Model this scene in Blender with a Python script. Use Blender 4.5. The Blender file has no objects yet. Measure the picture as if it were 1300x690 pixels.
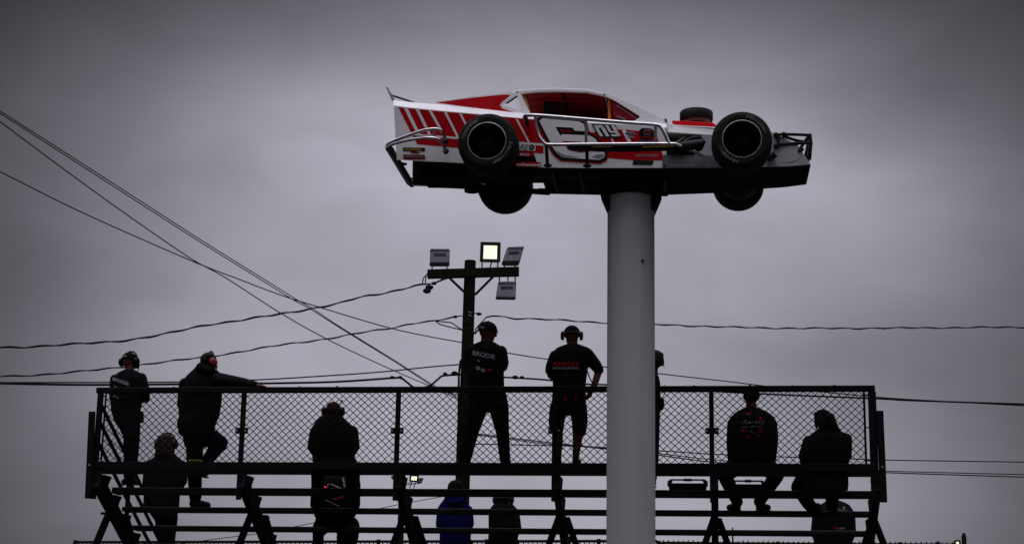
import bpy, bmesh, math, random
from mathutils import Vector as V, Matrix
from mathutils.bvhtree import BVHTree
random.seed(7)
R = math.radians
sc = bpy.context.scene
COL = sc.collection

# ------------------------------------------------------------------ camera
F_PX, CX, CY = 2080.0, 650.0, 345.0
CAM = V((0, 0, 1.6)); PITCH = R(13.4); ROLL = R(1.0)
Fw = V((0, math.cos(PITCH), math.sin(PITCH)))
U0 = V((0, -math.sin(PITCH), math.cos(PITCH))); R0 = V((1, 0, 0))
Rt = R0*math.cos(ROLL) + U0*math.sin(ROLL)
Up = U0*math.cos(ROLL) - R0*math.sin(ROLL)
def ray(px, py): return Fw + Rt*((px-CX)/F_PX) + Up*((CY-py)/F_PX)
def on_plane(px, py, o, n):
    d = ray(px, py); return CAM + d*((o-CAM).dot(n)/d.dot(n))
def at(px, py, Y):
    d = ray(px, py); return CAM + d*(Y/d.y)
def mpp(p): return (p-CAM).dot(Fw)/F_PX        # metres per photo pixel at a point
def px_of(p):
    d = p-CAM; w = d.dot(Fw); return (CX+F_PX*d.dot(Rt)/w, CY-F_PX*d.dot(Up)/w)

cam = bpy.data.cameras.new('camera'); camo = bpy.data.objects.new('camera', cam); COL.objects.link(camo)
camo.matrix_world = Matrix(((Rt.x, Up.x, -Fw.x, CAM.x), (Rt.y, Up.y, -Fw.y, CAM.y), (Rt.z, Up.z, -Fw.z, CAM.z), (0, 0, 0, 1)))
cam.sensor_width = 36; cam.lens = F_PX/1300*36; cam.clip_end = 3000; cam.clip_start = .1
sc.camera = camo

# ------------------------------------------------------------------ materials
def mat(name, col, rough=.6, spec=.4, metal=0, var=.15, scale=8, bump=0, bscale=60, emit=None, estr=0, col2=None, coat=0):
    m = bpy.data.materials.new(name); m.use_nodes = True
    nt = m.node_tree; b = nt.nodes['Principled BSDF']
    tc = nt.nodes.new('ShaderNodeTexCoord')
    no = nt.nodes.new('ShaderNodeTexNoise'); no.inputs['Scale'].default_value = scale; no.inputs['Detail'].default_value = 5
    nt.links.new(tc.outputs['Object'], no.inputs['Vector'])
    mx = nt.nodes.new('ShaderNodeMix'); mx.data_type = 'RGBA'
    c = list(col)
    c2 = list(col2) if col2 else [min(1, x*(1+var)) for x in c]
    c1 = [x*(1-var) for x in c]
    mx.inputs['A'].default_value = (*c1, 1); mx.inputs['B'].default_value = (*c2, 1)
    rp = nt.nodes.new('ShaderNodeMapRange'); rp.inputs[1].default_value = .3; rp.inputs[2].default_value = .7
    nt.links.new(no.outputs['Fac'], rp.inputs[0]); nt.links.new(rp.outputs[0], mx.inputs['Factor'])
    nt.links.new(mx.outputs['Result'], b.inputs['Base Color'])
    b.inputs['Roughness'].default_value = rough; b.inputs['Metallic'].default_value = metal
    b.inputs['Specular IOR Level'].default_value = spec
    if coat: b.inputs['Coat Weight'].default_value = coat; b.inputs['Coat Roughness'].default_value = .08
    if bump:
        n2 = nt.nodes.new('ShaderNodeTexNoise'); n2.inputs['Scale'].default_value = bscale; n2.inputs['Detail'].default_value = 4
        nt.links.new(tc.outputs['Object'], n2.inputs['Vector'])
        bp = nt.nodes.new('ShaderNodeBump'); bp.inputs['Strength'].default_value = bump; bp.inputs['Distance'].default_value = .02
        nt.links.new(n2.outputs['Fac'], bp.inputs['Height']); nt.links.new(bp.outputs[0], b.inputs['Normal'])
    if emit:
        b.inputs['Emission Color'].default_value = (*emit, 1); b.inputs['Emission Strength'].default_value = estr
    return m
M = dict(
 white=mat('white car paint', (.76, .75, .77), .45, .3, var=.06, scale=3, bump=.08, bscale=5),
 grey=mat('grey car paint', (.25, .245, .265), .5, .25, var=.12, scale=4),
 greydk=mat('dark grey panel', (.075, .073, .08), .55, .2, var=.2, scale=9),
 red=mat('red vinyl', (.42, .0015, .006), .5, .10, var=.1, scale=5),
 redin=mat('dark red interior', (.20, .003, .005), .6, .1, var=.3, scale=4),
 maroon=mat('deep red trim', (.17, .002, .006), .5, .1, var=.1),
 blackp=mat('black paint', (.006, .006, .0065), .5, .14, var=.2),
 under=mat('black underbody', (.006, .0052, .005), .85, .06, var=.4, scale=5),
 rubber=mat('tyre rubber', (.0065, .0065, .0065), .8, .10, var=.25, scale=20, bump=.15, bscale=90),
 letter=mat('worn tyre lettering', (.10, .10, .095), .75, .1, var=.85, scale=7),
 rim=mat('black wheel', (.0018, .0018, .002), .6, .03, var=.2),
 lip=mat('worn rim lip', (.22, .22, .21), .5, .5, metal=.6, var=.4, scale=14),
 chrome=mat('chrome tube', (.40, .39, .40), .13, .5, metal=1, var=.25, scale=10),
 orange=mat('orange cage tube', (.55, .13, .015), .45, .4, var=.15),
 tan=mat('filter paper', (.20, .16, .09), .8, .2, var=.2),
 blue=mat('blue print', (.02, .03, .16), .5, .3), green=mat('green print', (.01, .10, .04), .5, .3),
 yellow=mat('yellow print', (.5, .33, .02), .5, .3),
 polegrey=mat('grey painted steel', (.30, .288, .305), .6, .12, var=.06, scale=2.5, bump=.04, bscale=14),
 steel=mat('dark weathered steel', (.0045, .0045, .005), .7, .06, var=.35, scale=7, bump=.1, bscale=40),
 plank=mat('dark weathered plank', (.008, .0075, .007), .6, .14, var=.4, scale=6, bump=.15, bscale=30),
 wire=mat('black coated wire', (.004, .004, .0045), .7, .03),
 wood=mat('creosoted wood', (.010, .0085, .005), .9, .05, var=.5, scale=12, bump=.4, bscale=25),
 cable=mat('black cable', (.008, .008, .0095), .7, .08),
 lampgrey=mat('grey cast aluminium', (.20, .195, .23), .5, .4, var=.15, scale=9),
 lampdk=mat('dark lamp body', (.014, .014, .015), .5, .15),
 lens=mat('lit lamp lens', (.5, .5, .42), .5, .1, emit=(1, .97, .64), estr=1.12),
 skin=mat('skin', (.085, .028, .019), .65, .06, var=.15, scale=25),
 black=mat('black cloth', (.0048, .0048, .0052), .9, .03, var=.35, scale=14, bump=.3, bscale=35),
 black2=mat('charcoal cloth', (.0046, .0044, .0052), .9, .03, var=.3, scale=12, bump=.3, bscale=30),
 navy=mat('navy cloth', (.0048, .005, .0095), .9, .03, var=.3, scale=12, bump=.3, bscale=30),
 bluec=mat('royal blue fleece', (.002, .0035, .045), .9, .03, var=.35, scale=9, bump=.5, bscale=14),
 shoe=mat('dark shoe', (.005, .005, .005), .7, .06),
 plastic=mat('black plastic', (.005, .005, .0055), .5, .12),
 redplastic=mat('red ear cup', (.20, .004, .008), .4, .4),
 hairdk=mat('dark hair', (.006, .0045, .004), .7, .08), hairbl=mat('blonde hair', (.020, .013, .008), .7, .08, var=.4, scale=30),
 printw=mat('pale shirt print', (.24, .24, .27), .8, .1, var=.4, scale=40),
 printg=mat('grey shirt print', (.13, .13, .15), .8, .1, var=.5, scale=40),
 printr=mat('red shirt print', (.26, .006, .01), .8, .1, var=.4, scale=40),
 neon=mat('neon shoe trim', (.32, .38, .02), .6, .3),
 hatred=mat('rust red knit', (.026, .005, .003), .9, .1, var=.5, scale=30, bump=.5),
 fence=mat('fence timber and steel', (.012, .011, .010), .85, .05, var=.3),
 asphalt=mat('asphalt', (.05, .05, .05), .9, .2, var=.3, scale=3, bump=.3, bscale=60),
 dirt=mat('dirt and grass', (.07, .06, .045), .95, .1, var=.4, scale=.3, bump=.3, bscale=4),
)
_nt = M['polegrey'].node_tree; _n = [n for n in _nt.nodes if n.type == 'TEX_NOISE'][0]
_mp = _nt.nodes.new('ShaderNodeMapping'); _mp.inputs['Scale'].default_value = (5, 5, .22)
_tc = [n for n in _nt.nodes if n.type == 'TEX_COORD'][0]; _nt.links.new(_tc.outputs['Object'], _mp.inputs[0]); _nt.links.new(_mp.outputs[0], _n.inputs['Vector'])
M['glow'] = mat('red tail light', (.5, .01, .02), .4, .3, emit=(1, .03, .08), estr=1.2)

# ------------------------------------------------------------------ mesh helpers
class MB:
    def __init__(s): s.v = []; s.f = []
    def add(s, vs, fs):
        n = len(s.v); s.v += [V(p) for p in vs]; s.f += [tuple(i+n for i in f) for f in fs]; return s
    def bar(s, a, b, w, h, up=V((0, 0, 1)), ax=None):      # rectangular bar a->b; w along side, h along up
        a, b = V(a), V(b); d = (b-a).normalized()
        side = (ax or d.cross(up)).normalized(); upv = side.cross(d).normalized()
        vs = [p + side*sx*w/2 + upv*sy*h/2 for p in (a, b) for sx, sy in ((-1, -1), (1, -1), (1, 1), (-1, 1))]
        return s.add(vs, [(0, 3, 2, 1), (4, 5, 6, 7), (0, 1, 5, 4), (1, 2, 6, 5), (2, 3, 7, 6), (3, 0, 4, 7)])
    def prism(s, A, B):                                     # two matching outlines
        n = len(A); return s.add(list(A)+list(B), [tuple(range(n))[::-1], tuple(range(n, 2*n))] + [(i, (i+1) % n, n+(i+1) % n, n+i) for i in range(n)])
    def loft(s, rings, cap=True):
        n = len(rings[0]); vs = [p for r in rings for p in r]; fs = []
        for k in range(len(rings)-1):
            for i in range(n):
                j = (i+1) % n; fs.append((k*n+i, k*n+j, (k+1)*n+j, (k+1)*n+i))
        if cap: fs += [tuple(range(n))[::-1], tuple(range((len(rings)-1)*n, len(rings)*n))]
        return s.add(vs, fs)
    def tube(s, pts, r, n=10):
        pts = [V(p) for p in pts]; rs = r if isinstance(r, (list, tuple)) else [r]*len(pts)
        rings = []; ref = None
        for i, p in enumerate(pts):
            t = (pts[min(i+1, len(pts)-1)] - pts[max(i-1, 0)]).normalized()
            if ref is None: ref = t.orthogonal().normalized()
            ref = (ref - t*ref.dot(t))
            ref = ref.normalized() if ref.length > 1e-6 else t.orthogonal().normalized()
            b = t.cross(ref)
            rings.append([p + (ref*math.cos(2*math.pi*k/n) + b*math.sin(2*math.pi*k/n))*rs[i] for k in range(n)])
        return s.loft(rings)
    def ball(s, c, r, ax=None, nu=16, nv=10):
        c = V(c); r = (r, r, r) if isinstance(r, (int, float)) else r
        ax = ax or (V((1, 0, 0)), V((0, 1, 0)), V((0, 0, 1)))
        rings = []
        for j in range(1, nv):
            t = math.pi*j/nv
            rings.append([c + ax[0]*(r[0]*math.sin(t)*math.cos(2*math.pi*i/nu)) + ax[1]*(r[1]*math.sin(t)*math.sin(2*math.pi*i/nu)) - ax[2]*(r[2]*math.cos(t)) for i in range(nu)])
        return s.loft(rings)
    def limb(s, chain):                                     # chain of (point, radius): rounded tapering limb
        for p, r in chain: s.ball(p, r, nu=14, nv=8)
        for (a, ra), (b, rb) in zip(chain[:-1], chain[1:]):
            k = 4; s.tube([V(a).lerp(V(b), i/k) for i in range(k+1)], [ra+(rb-ra)*i/k for i in range(k+1)], 14)
        return s
    def lathe(s, prof, o, ax, ex, ez, n=40):                # prof: (radius, offset along ax)
        rings = [[o + ax*y + (ex*math.cos(2*math.pi*k/n) + ez*math.sin(2*math.pi*k/n))*r for k in range(n)] for r, y in prof]
        return s.loft(rings, cap=False)

def tag(o, label=None, cat=None, group=None, kind=None):
    if label: o['label'] = label
    if cat: o['category'] = cat
    if group: o['group'] = group
    if kind: o['kind'] = kind
    return o
ROOT = {}
def thing(name, loc, label, cat, group=None):
    o = bpy.data.objects.new(name, None); COL.objects.link(o); o.location = loc; o.empty_display_size = .2
    ROOT[o.name] = V(loc); return tag(o, label, cat, group)
def link(name, me, material, parent=None, loc=None):
    o = bpy.data.objects.new(name, me); COL.objects.link(o)
    if parent is not None:
        L = ROOT[parent.name]; o.parent = parent
    else:
        L = V(loc) if loc is not None else V((0, 0, 0)); o.location = L
    ROOT[o.name] = L
    me.transform(Matrix.Translation(-L)); me.materials.clear(); me.materials.append(material)
    return o
def obj(name, mb, material, parent=None, loc=None, smooth=False, bevel=0):
    me = bpy.data.meshes.new(name); me.from_pydata([tuple(p) for p in mb.v], [], mb.f)
    bm = bmesh.new(); bm.from_mesh(me); bmesh.ops.recalc_face_normals(bm, faces=bm.faces); bm.to_mesh(me); bm.free()
    if smooth:
        for p in me.polygons: p.use_smooth = True
        me.set_sharp_from_angle(angle=R(40))
    o = link(name, me, material, parent, loc)
    if bevel:
        b = o.modifiers.new('bevel', 'BEVEL'); b.width = bevel; b.segments = 2; b.limit_method = 'ANGLE'
    return o
def remesh(mb, vox=.009, it=4):                             # fuse overlapping closed pieces to one continuous skin
    me = bpy.data.meshes.new('tmp'); me.from_pydata([tuple(p) for p in mb.v], [], mb.f)
    bm = bmesh.new(); bm.from_mesh(me); bmesh.ops.recalc_face_normals(bm, faces=bm.faces); bm.to_mesh(me); bm.free()
    o = bpy.data.objects.new('tmp', me); COL.objects.link(o)
    m = o.modifiers.new('r', 'REMESH'); m.mode = 'VOXEL'; m.voxel_size = vox
    s = o.modifiers.new('s', 'SMOOTH'); s.iterations = it; s.factor = .5
    dg = bpy.context.evaluated_depsgraph_get(); dg.update()
    out = bpy.data.meshes.new_from_object(o.evaluated_get(dg), depsgraph=dg)
    bpy.data.objects.remove(o); bpy.data.meshes.remove(me)
    for p in out.polygons: p.use_smooth = True
    return out
def text2d(s, shear=0, sub=0):                              # lettering as a flat mesh, scaled to the unit square
    cu = bpy.data.curves.new('t', 'FONT'); cu.body = s; cu.shear = shear; cu.resolution_u = 3; cu.offset = .012
    o = bpy.data.objects.new('t', cu); COL.objects.link(o)
    dg = bpy.context.evaluated_depsgraph_get(); dg.update()
    me = bpy.data.meshes.new_from_object(o.evaluated_get(dg), depsgraph=dg)
    bm = bmesh.new(); bm.from_mesh(me); bmesh.ops.triangulate(bm, faces=bm.faces)
    if sub: bmesh.ops.subdivide_edges(bm, edges=bm.edges, cuts=sub, use_grid_fill=True); bmesh.ops.triangulate(bm, faces=bm.faces)
    vs = [v.co.copy() for v in bm.verts]; bm.verts.index_update(); fs = [tuple(v.index for v in f.verts) for f in bm.faces]
    bm.free(); bpy.data.objects.remove(o); bpy.data.meshes.remove(me); bpy.data.curves.remove(cu)
    x0 = min(v.x for v in vs); x1 = max(v.x for v in vs); y0 = min(v.y for v in vs); y1 = max(v.y for v in vs)
    return [((v.x-x0)/(x1-x0), (v.y-y0)/(y1-y0)) for v in vs], fs
def smoothline(pts, n=8):                                   # Catmull-Rom through points of any length
    P = [tuple(p) for p in pts]; out = []
    for i in range(len(P)-1):
        p0 = P[max(i-1, 0)]; p1 = P[i]; p2 = P[i+1]; p3 = P[min(i+2, len(P)-1)]
        for k in range(n):
            t = k/n
            out.append(tuple(.5*(2*b+(c-a)*t+(2*a-5*b+4*c-d)*t*t+(3*b-a-3*c+d)*t**3) for a, b, c, d in zip(p0, p1, p2, p3)))
    out.append(P[-1]); return out
def offset_poly(poly, d):                                   # grow an outline
    n = len(poly); A = sum(poly[i][0]*poly[(i+1) % n][1]-poly[(i+1) % n][0]*poly[i][1] for i in range(n)); sg = 1 if A > 0 else -1
    out = []
    for i in range(n):
        p0, p, p1 = V(poly[i-1]), V(poly[i]), V(poly[(i+1) % n])
        e0, e1 = (p-p0).normalized(), (p1-p).normalized()
        n0, n1 = V((e0.y, -e0.x))*sg, V((e1.y, -e1.x))*sg
        m = n0+n1; m = m/max(.35, m.dot(n0)) if m.length > 1e-3 else n0
        out.append(tuple(p+m*d))
    return out

# ------------------------------------------------------------------ world and sun
SIDE_SKY, TOP_SKY = 1.1, 3.7
SUN_EL, SUN_AZ = R(68), R(195)      # azimuth from +Y clockwise: behind the camera, a little left
w = bpy.data.worlds.new('World'); sc.world = w; w.use_nodes = True
nt = w.node_tree; N = nt.nodes; Lk = nt.links; bg = N['Background']
def math_(op, a, b=None, c=None):
    n = N.new('ShaderNodeMath'); n.operation = op
    for i, x in enumerate((a, b, c)):
        if x is None: continue
        if isinstance(x, (int, float)): n.inputs[i].default_value = x
        else: Lk.new(x, n.inputs[i])
    return n.outputs[0]
sky = N.new('ShaderNodeTexSky'); sky.sky_type = 'NISHITA'; sky.sun_disc = False
sky.sun_elevation = SUN_EL; sky.sun_rotation = SUN_AZ; sky.dust_density = 4; sky.air_density = 1
tc = N.new('ShaderNodeTexCoord'); sx = N.new('ShaderNodeSeparateXYZ'); Lk.new(tc.outputs['Generated'], sx.inputs[0])
X, Y, Z = sx.outputs
az = math_('ARCTAN2', X, Y); el = math_('ARCSINE', Z)
cv = N.new('ShaderNodeCombineXYZ'); Lk.new(math_('MULTIPLY', az, 3.6), cv.inputs[0]); Lk.new(math_('MULTIPLY', el, 7.0), cv.inputs[1])
def noise(scale, detail, rough, dist=0, off=0):
    n = N.new('ShaderNodeTexNoise'); n.inputs['Scale'].default_value = scale; n.inputs['Detail'].default_value = detail
    n.inputs['Roughness'].default_value = rough; n.inputs['Distortion'].default_value = dist
    mp = N.new('ShaderNodeMapping'); mp.inputs['Location'].default_value = (off, off*.7, 0); Lk.new(cv.outputs[0], mp.inputs[0]); Lk.new(mp.outputs[0], n.inputs['Vector'])
    return n.outputs['Fac']
def gauss(az0, el0, sa, se):
    a = math_('DIVIDE', math_('SUBTRACT', az, az0), sa); e = math_('DIVIDE', math_('SUBTRACT', el, el0), se)
    q = math_('ADD', math_('MULTIPLY', a, a), math_('MULTIPLY', e, e))
    return math_('POWER', 2.71828, math_('MULTIPLY', q, -1.0))
n1 = noise(1.35, 3, .42, .7, 3.0); n2 = noise(3.4, 4, .5, .8, 9.0)
# thin spot in the overcast where the light comes through, heavier cloud and a painted-in lens vignette all round it
da = math_('DIVIDE', math_('SUBTRACT', az, R(0.8)), R(16.3))
de = math_('SUBTRACT', el, R(14.3))
de = math_('ADD', math_('DIVIDE', math_('MAXIMUM', de, 0.0), R(9.0)), math_('DIVIDE', math_('MINIMUM', de, 0.0), R(40.0)))
q = math_('ADD', math_('MULTIPLY', da, da), math_('MULTIPLY', de, de))
patch = math_('POWER', 2.71828, math_('MULTIPLY', math_('POWER', q, 1.35), -1.0))
aaz = math_('ABSOLUTE', az)
mr = N.new('ShaderNodeMapRange'); mr.interpolation_type = 'SMOOTHSTEP'; mr.inputs[1].default_value = R(30); mr.inputs[2].default_value = R(75); Lk.new(aaz, mr.inputs[0])
ms = N.new('ShaderNodeMapRange'); ms.interpolation_type = 'SMOOTHSTEP'; ms.inputs[1].default_value = .35; ms.inputs[2].default_value = .95; ms.inputs[3].default_value = .02; Lk.new(Z, ms.inputs[0])
m3 = N.new('ShaderNodeMapRange'); m3.interpolation_type = 'SMOOTHSTEP'; m3.inputs[1].default_value = R(19); m3.inputs[2].default_value = R(48); m3.inputs[3].default_value = 0; m3.inputs[4].default_value = .13; Lk.new(aaz, m3.inputs[0])
mo = N.new('ShaderNodeMapRange'); mo.interpolation_type = 'SMOOTHSTEP'; mo.inputs[1].default_value = .45; mo.inputs[2].default_value = .85; Lk.new(Z, mo.inputs[0])
base = math_('ADD', math_('ADD', math_('MULTIPLY', patch, 1.03), math_('ADD', m3.outputs[0], .035)), math_('ADD', math_('MULTIPLY', math_('MULTIPLY', mr.outputs[0], SIDE_SKY), ms.outputs[0]), math_('MULTIPLY', mo.outputs[0], TOP_SKY)))
tex = math_('ADD', math_('MULTIPLY', math_('SUBTRACT', n1, .5), .72), math_('MULTIPLY', math_('SUBTRACT', n2, .5), .24))
lum = math_('MULTIPLY', base, math_('MAXIMUM', math_('ADD', 1.0, tex), .3))
masses = 1.0            # single brighter openings and darker banks in the cloud layer: azimuth, elevation, half widths (degrees), gain
for a0, e0, sa, se, gn in ((-6.5, 17.6, 6.5, 2.7, .30), (-4.5, 14.6, 4.2, 1.9, -.14), (14.2, 14.4, 3.6, 2.3, .22), (13.0, 10.6, 5.5, 2.2, -.20), (-16.8, 12.2, 2.6, 2.2, -.16), (-11.5, 14.2, 3.2, 1.7, .14), (3.5, 20.0, 7.0, 1.7, .16), (9.5, 17.0, 4.5, 2.2, .12), (-13.0, 8.6, 4.5, 2.6, .26), (15.5, 5.4, 3.5, 1.6, .10)):
    masses = math_('ADD', math_('MULTIPLY', gauss(R(a0), R(e0), R(sa), R(se)), gn), masses)
lum = math_('MULTIPLY', lum, masses)
lum = math_('MULTIPLY', lum, 3.75)
cc = N.new('ShaderNodeMix'); cc.data_type = 'RGBA'; cc.blend_type = 'MULTIPLY'; cc.inputs['Factor'].default_value = 1
cc.inputs['A'].default_value = (.972, .945, 1.10, 1)
cl = N.new('ShaderNodeCombineColor')
for i in range(3): Lk.new(lum, cl.inputs[i])
Lk.new(cl.outputs[0], cc.inputs['B'])
mxs = N.new('ShaderNodeMix'); mxs.data_type = 'RGBA'; mxs.inputs['Factor'].default_value = .985
Lk.new(sky.outputs[0], mxs.inputs['A']); Lk.new(cc.outputs['Result'], mxs.inputs['B'])
Lk.new(mxs.outputs['Result'], bg.inputs['Color']); bg.inputs['Strength'].default_value = .1
sl = bpy.data.lights.new('sun', 'SUN'); sl.energy = .5; sl.angle = R(25); sl.color = (1, .97, .93)
so = bpy.data.objects.new('sun', sl); COL.objects.link(so)
sd = V((math.sin(SUN_AZ)*math.cos(SUN_EL), math.cos(SUN_AZ)*math.cos(SUN_EL), math.sin(SUN_EL)))
so.rotation_euler = sd.to_track_quat('Z', 'Y').to_euler(); so.location = (0, -10, 20)
vs_ = sc.view_settings; vs_.view_transform = 'Standard'; vs_.look = 'None'; vs_.exposure = 0; vs_.gamma = 1; vs_.use_curve_mapping = False
sc.cycles.max_bounces = 6; sc.cycles.use_denoising = True

# ------------------------------------------------------------------ ground
g = MB()
n = 24; S = 1500
xs = [-S+2*S*i/n for i in range(n+1)]
g.add([(x, y, 0) for y in xs for x in xs], [(j*(n+1)+i, j*(n+1)+i+1, (j+1)*(n+1)+i+1, (j+1)*(n+1)+i) for j in range(n) for i in range(n)])
tag(obj('ground', g, M['dirt']), kind='structure')
g = MB(); g.add([(-40, -12, .004), (40, -12, .004), (40, 48, .004), (-40, 48, .004)], [(0, 1, 2, 3)])
tag(obj('paddock_pavement', g, M['asphalt']), kind='structure')

# ------------------------------------------------------------------ grandstand frame of reference
YAW = R(7)
Ux = V((math.cos(YAW), -math.sin(YAW), 0)); Vx = V((math.sin(YAW), math.cos(YAW), 0)); Zx = V((0, 0, 1))
B0 = at(622, 592, 20.2)
def pb(px, py, v): return on_plane(px, py, B0+Vx*v, Vx)
def bu(u, v, z): return V((B0.x, B0.y, 0)) + Ux*u + Vx*v + Zx*z
def uof(p): return (p-B0).dot(Ux)
ZP = B0.z; RISE, RUN, NROW = .21, .42, 17
uL, uR_ = uof(pb(121, 592, 0)), uof(pb(1110, 594, 0))
posts_px = (121, 305, 503, 703.5, 904, 1110)
posts_u = [uof(pb(x, 592, 0)) for x in posts_px]
zr = pb(622, 494, 0).z           # guard rail height
zb = pb(622, 587, 0).z           # lower fence rail
print('ZP', ZP, 'rail', zr-ZP, 'uL uR', uL, uR_)

base = bu((uL+uR_)/2, 2.5, 0); base.z = 0
st = thing('bleacher', base, 'long dark steel bleacher seen from behind with chain link along its top row', 'bleacher')
# guard rail and mesh
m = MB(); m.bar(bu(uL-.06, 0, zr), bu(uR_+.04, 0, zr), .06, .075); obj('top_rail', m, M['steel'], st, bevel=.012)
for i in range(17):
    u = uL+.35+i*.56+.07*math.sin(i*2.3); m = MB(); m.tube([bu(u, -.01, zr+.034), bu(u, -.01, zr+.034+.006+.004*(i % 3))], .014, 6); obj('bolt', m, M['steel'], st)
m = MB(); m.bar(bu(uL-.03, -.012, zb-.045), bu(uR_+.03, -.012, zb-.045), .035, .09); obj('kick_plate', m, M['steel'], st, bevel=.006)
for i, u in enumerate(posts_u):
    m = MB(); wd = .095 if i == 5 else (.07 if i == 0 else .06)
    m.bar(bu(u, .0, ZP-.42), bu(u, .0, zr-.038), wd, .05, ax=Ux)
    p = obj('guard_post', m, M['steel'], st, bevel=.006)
    if 0 < i < 5:
        zc = ZP+.44
        m = MB(); m.bar(bu(u-.075, -.045, zc), bu(u+.085, -.045, zc), .035, .075)
        c = obj('clamp', m, M['steel'], p, bevel=.006)
        for s in (-.055, .06):
            m = MB(); m.tube([bu(u+s, -.075, zc), bu(u+s, -.058, zc)], .012, 8); obj('bolt', m, M['lampgrey'], c)
# chain link, panel by panel
def clip_line(u0, z0, du, dz, a0, a1, b0, b1):
    t0, t1 = -1e9, 1e9
    for o, d, lo, hi in ((u0, du, a0, a1), (z0, dz, b0, b1)):
        ta, tb = (lo-o)/d, (hi-o)/d; t0 = max(t0, min(ta, tb)); t1 = min(t1, max(ta, tb))
    return (t0, t1) if t1-t0 > .01 else None
DU, DZ = .0945, .088
wlen = math.hypot(DU, DZ)
for i in range(5):
    a0, a1 = posts_u[i]+.035, posts_u[i+1]-.035; b0, b1 = zb, zr-.035
    if i == 0: a0 += .035
    if i == 4: a1 -= .06
    m = MB(); k0 = int((a0-(b1-b0)-uL)/DU)-14
    for k in range(k0, k0+int((a1-a0)/DU)+44):
        for sg in (1, -1):
            r = clip_line(uL+k*DU, b0 if sg > 0 else b1, DU/2, sg*DZ/2, a0, a1, b0, b1)
            if not r: continue
            nseg = max(1, round(r[1]-r[0])); pts = []
            for j in range(nseg+1):
                t = r[0]+(r[1]-r[0])*j/nseg
                pts.append(bu(uL+k*DU+DU/2*t, .012*math.sin(math.pi*t+ (0 if sg > 0 else math.pi/2)) , (b0 if sg > 0 else b1)+sg*DZ/2*t+(.009*math.sin(1.9*(k*DU+DU/2*t)+i)+.005*math.sin(5.3*(k*DU+DU/2*t)+2*i))*math.sin(math.pi*max(0, min(1, ((b0 if sg > 0 else b1)+sg*DZ/2*t-b0)/(b1-b0))))))
            m.tube(pts, .0062, 4)
    if i in (0, 4):
        ue = a0 if i == 0 else a1
        m.tube([bu(ue, 0, b0), bu(ue, 0, b1)], .014, 6)
        for zz in (b0+.04, (b0+b1)/2, b1-.04): m.tube([bu(ue, 0, zz), bu(posts_u[0 if i == 0 else 5], 0, zz)], .008, 5)
    obj('chain_link', m, M['wire'], st)
# seat boards
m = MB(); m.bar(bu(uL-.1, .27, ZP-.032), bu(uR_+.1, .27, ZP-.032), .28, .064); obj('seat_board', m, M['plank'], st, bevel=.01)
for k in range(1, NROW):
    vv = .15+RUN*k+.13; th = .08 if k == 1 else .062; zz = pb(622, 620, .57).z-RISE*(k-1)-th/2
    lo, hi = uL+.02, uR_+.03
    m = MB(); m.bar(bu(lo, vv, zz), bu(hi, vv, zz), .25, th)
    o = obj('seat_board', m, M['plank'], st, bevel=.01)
    if k in (1, 2):
        m = MB(); m.bar(bu(lo+5.0*(k-1)+1, vv-.127, zz-.02), bu(hi-.4, vv-.127, zz-.02), .006, .022 if k == 1 else .014); obj('board_lip', m, M['lampdk'], o)
# stringers, brackets and legs
for i, u in enumerate(posts_u):
    m = MB()
    a = bu(u+.03, -.0, ZP-.18); b = bu(u+.03, .06+RUN*(NROW-1.2), ZP-.21-RISE*(NROW-1.2))
    m.bar(a, b, .085, .21, ax=Ux); s_ = obj('stringer', m, M['steel'], st, bevel=.008)
    for k in range(0, NROW-1):
        m = MB()
        y0, z0 = .2+RUN*k, ZP-RISE*k
        pr = [(.155, -.27), (.24, -.31), (.36, -.15), (.40, -.12), (.40, -.10), (.155, -.10)]
        m.prism([bu(u-.015, y+RUN*k, z0+z) for y, z in pr], [bu(u+.075, y+RUN*k, z0+z) for y, z in pr])
        obj('seat_bracket', m, M['steel'], s_)
    for sg, vv in ((-1, .55), (1, 1.0)):
        z0 = ZP-.52
        m = MB(); m.bar(bu(u+.05+sg*.02, vv, z0), bu(u+.05+sg*(.02+.36*z0), vv, 0), .085, .06, ax=Ux); obj('leg', m, M['steel'], st)
    for vv in (1.6, 3.6):
        m = MB(); m.bar(bu(u+.12, vv, ZP-RISE*(vv-.1)/RUN-.35), bu(u+.12, vv, 0), .07, .07, ax=Ux); obj('leg', m, M['steel'], st)
    m = MB(); m.bar(bu(u-.02, .06, 0), bu(u-.02, .06, .04), .25, .2, ax=Ux); obj('foot_plate', m, M['steel'], st)
# cross braces under the rows
for i in range(5):
    for a, b in ((0, 1), (1, 0)):
        m = MB(); m.bar(bu(posts_u[i+a]+.1, 2.2, .4), bu(posts_u[i+b]+.1, 2.2, ZP-1.9), .045, .045); obj('cross_brace', m, M['steel'], st)
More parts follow.
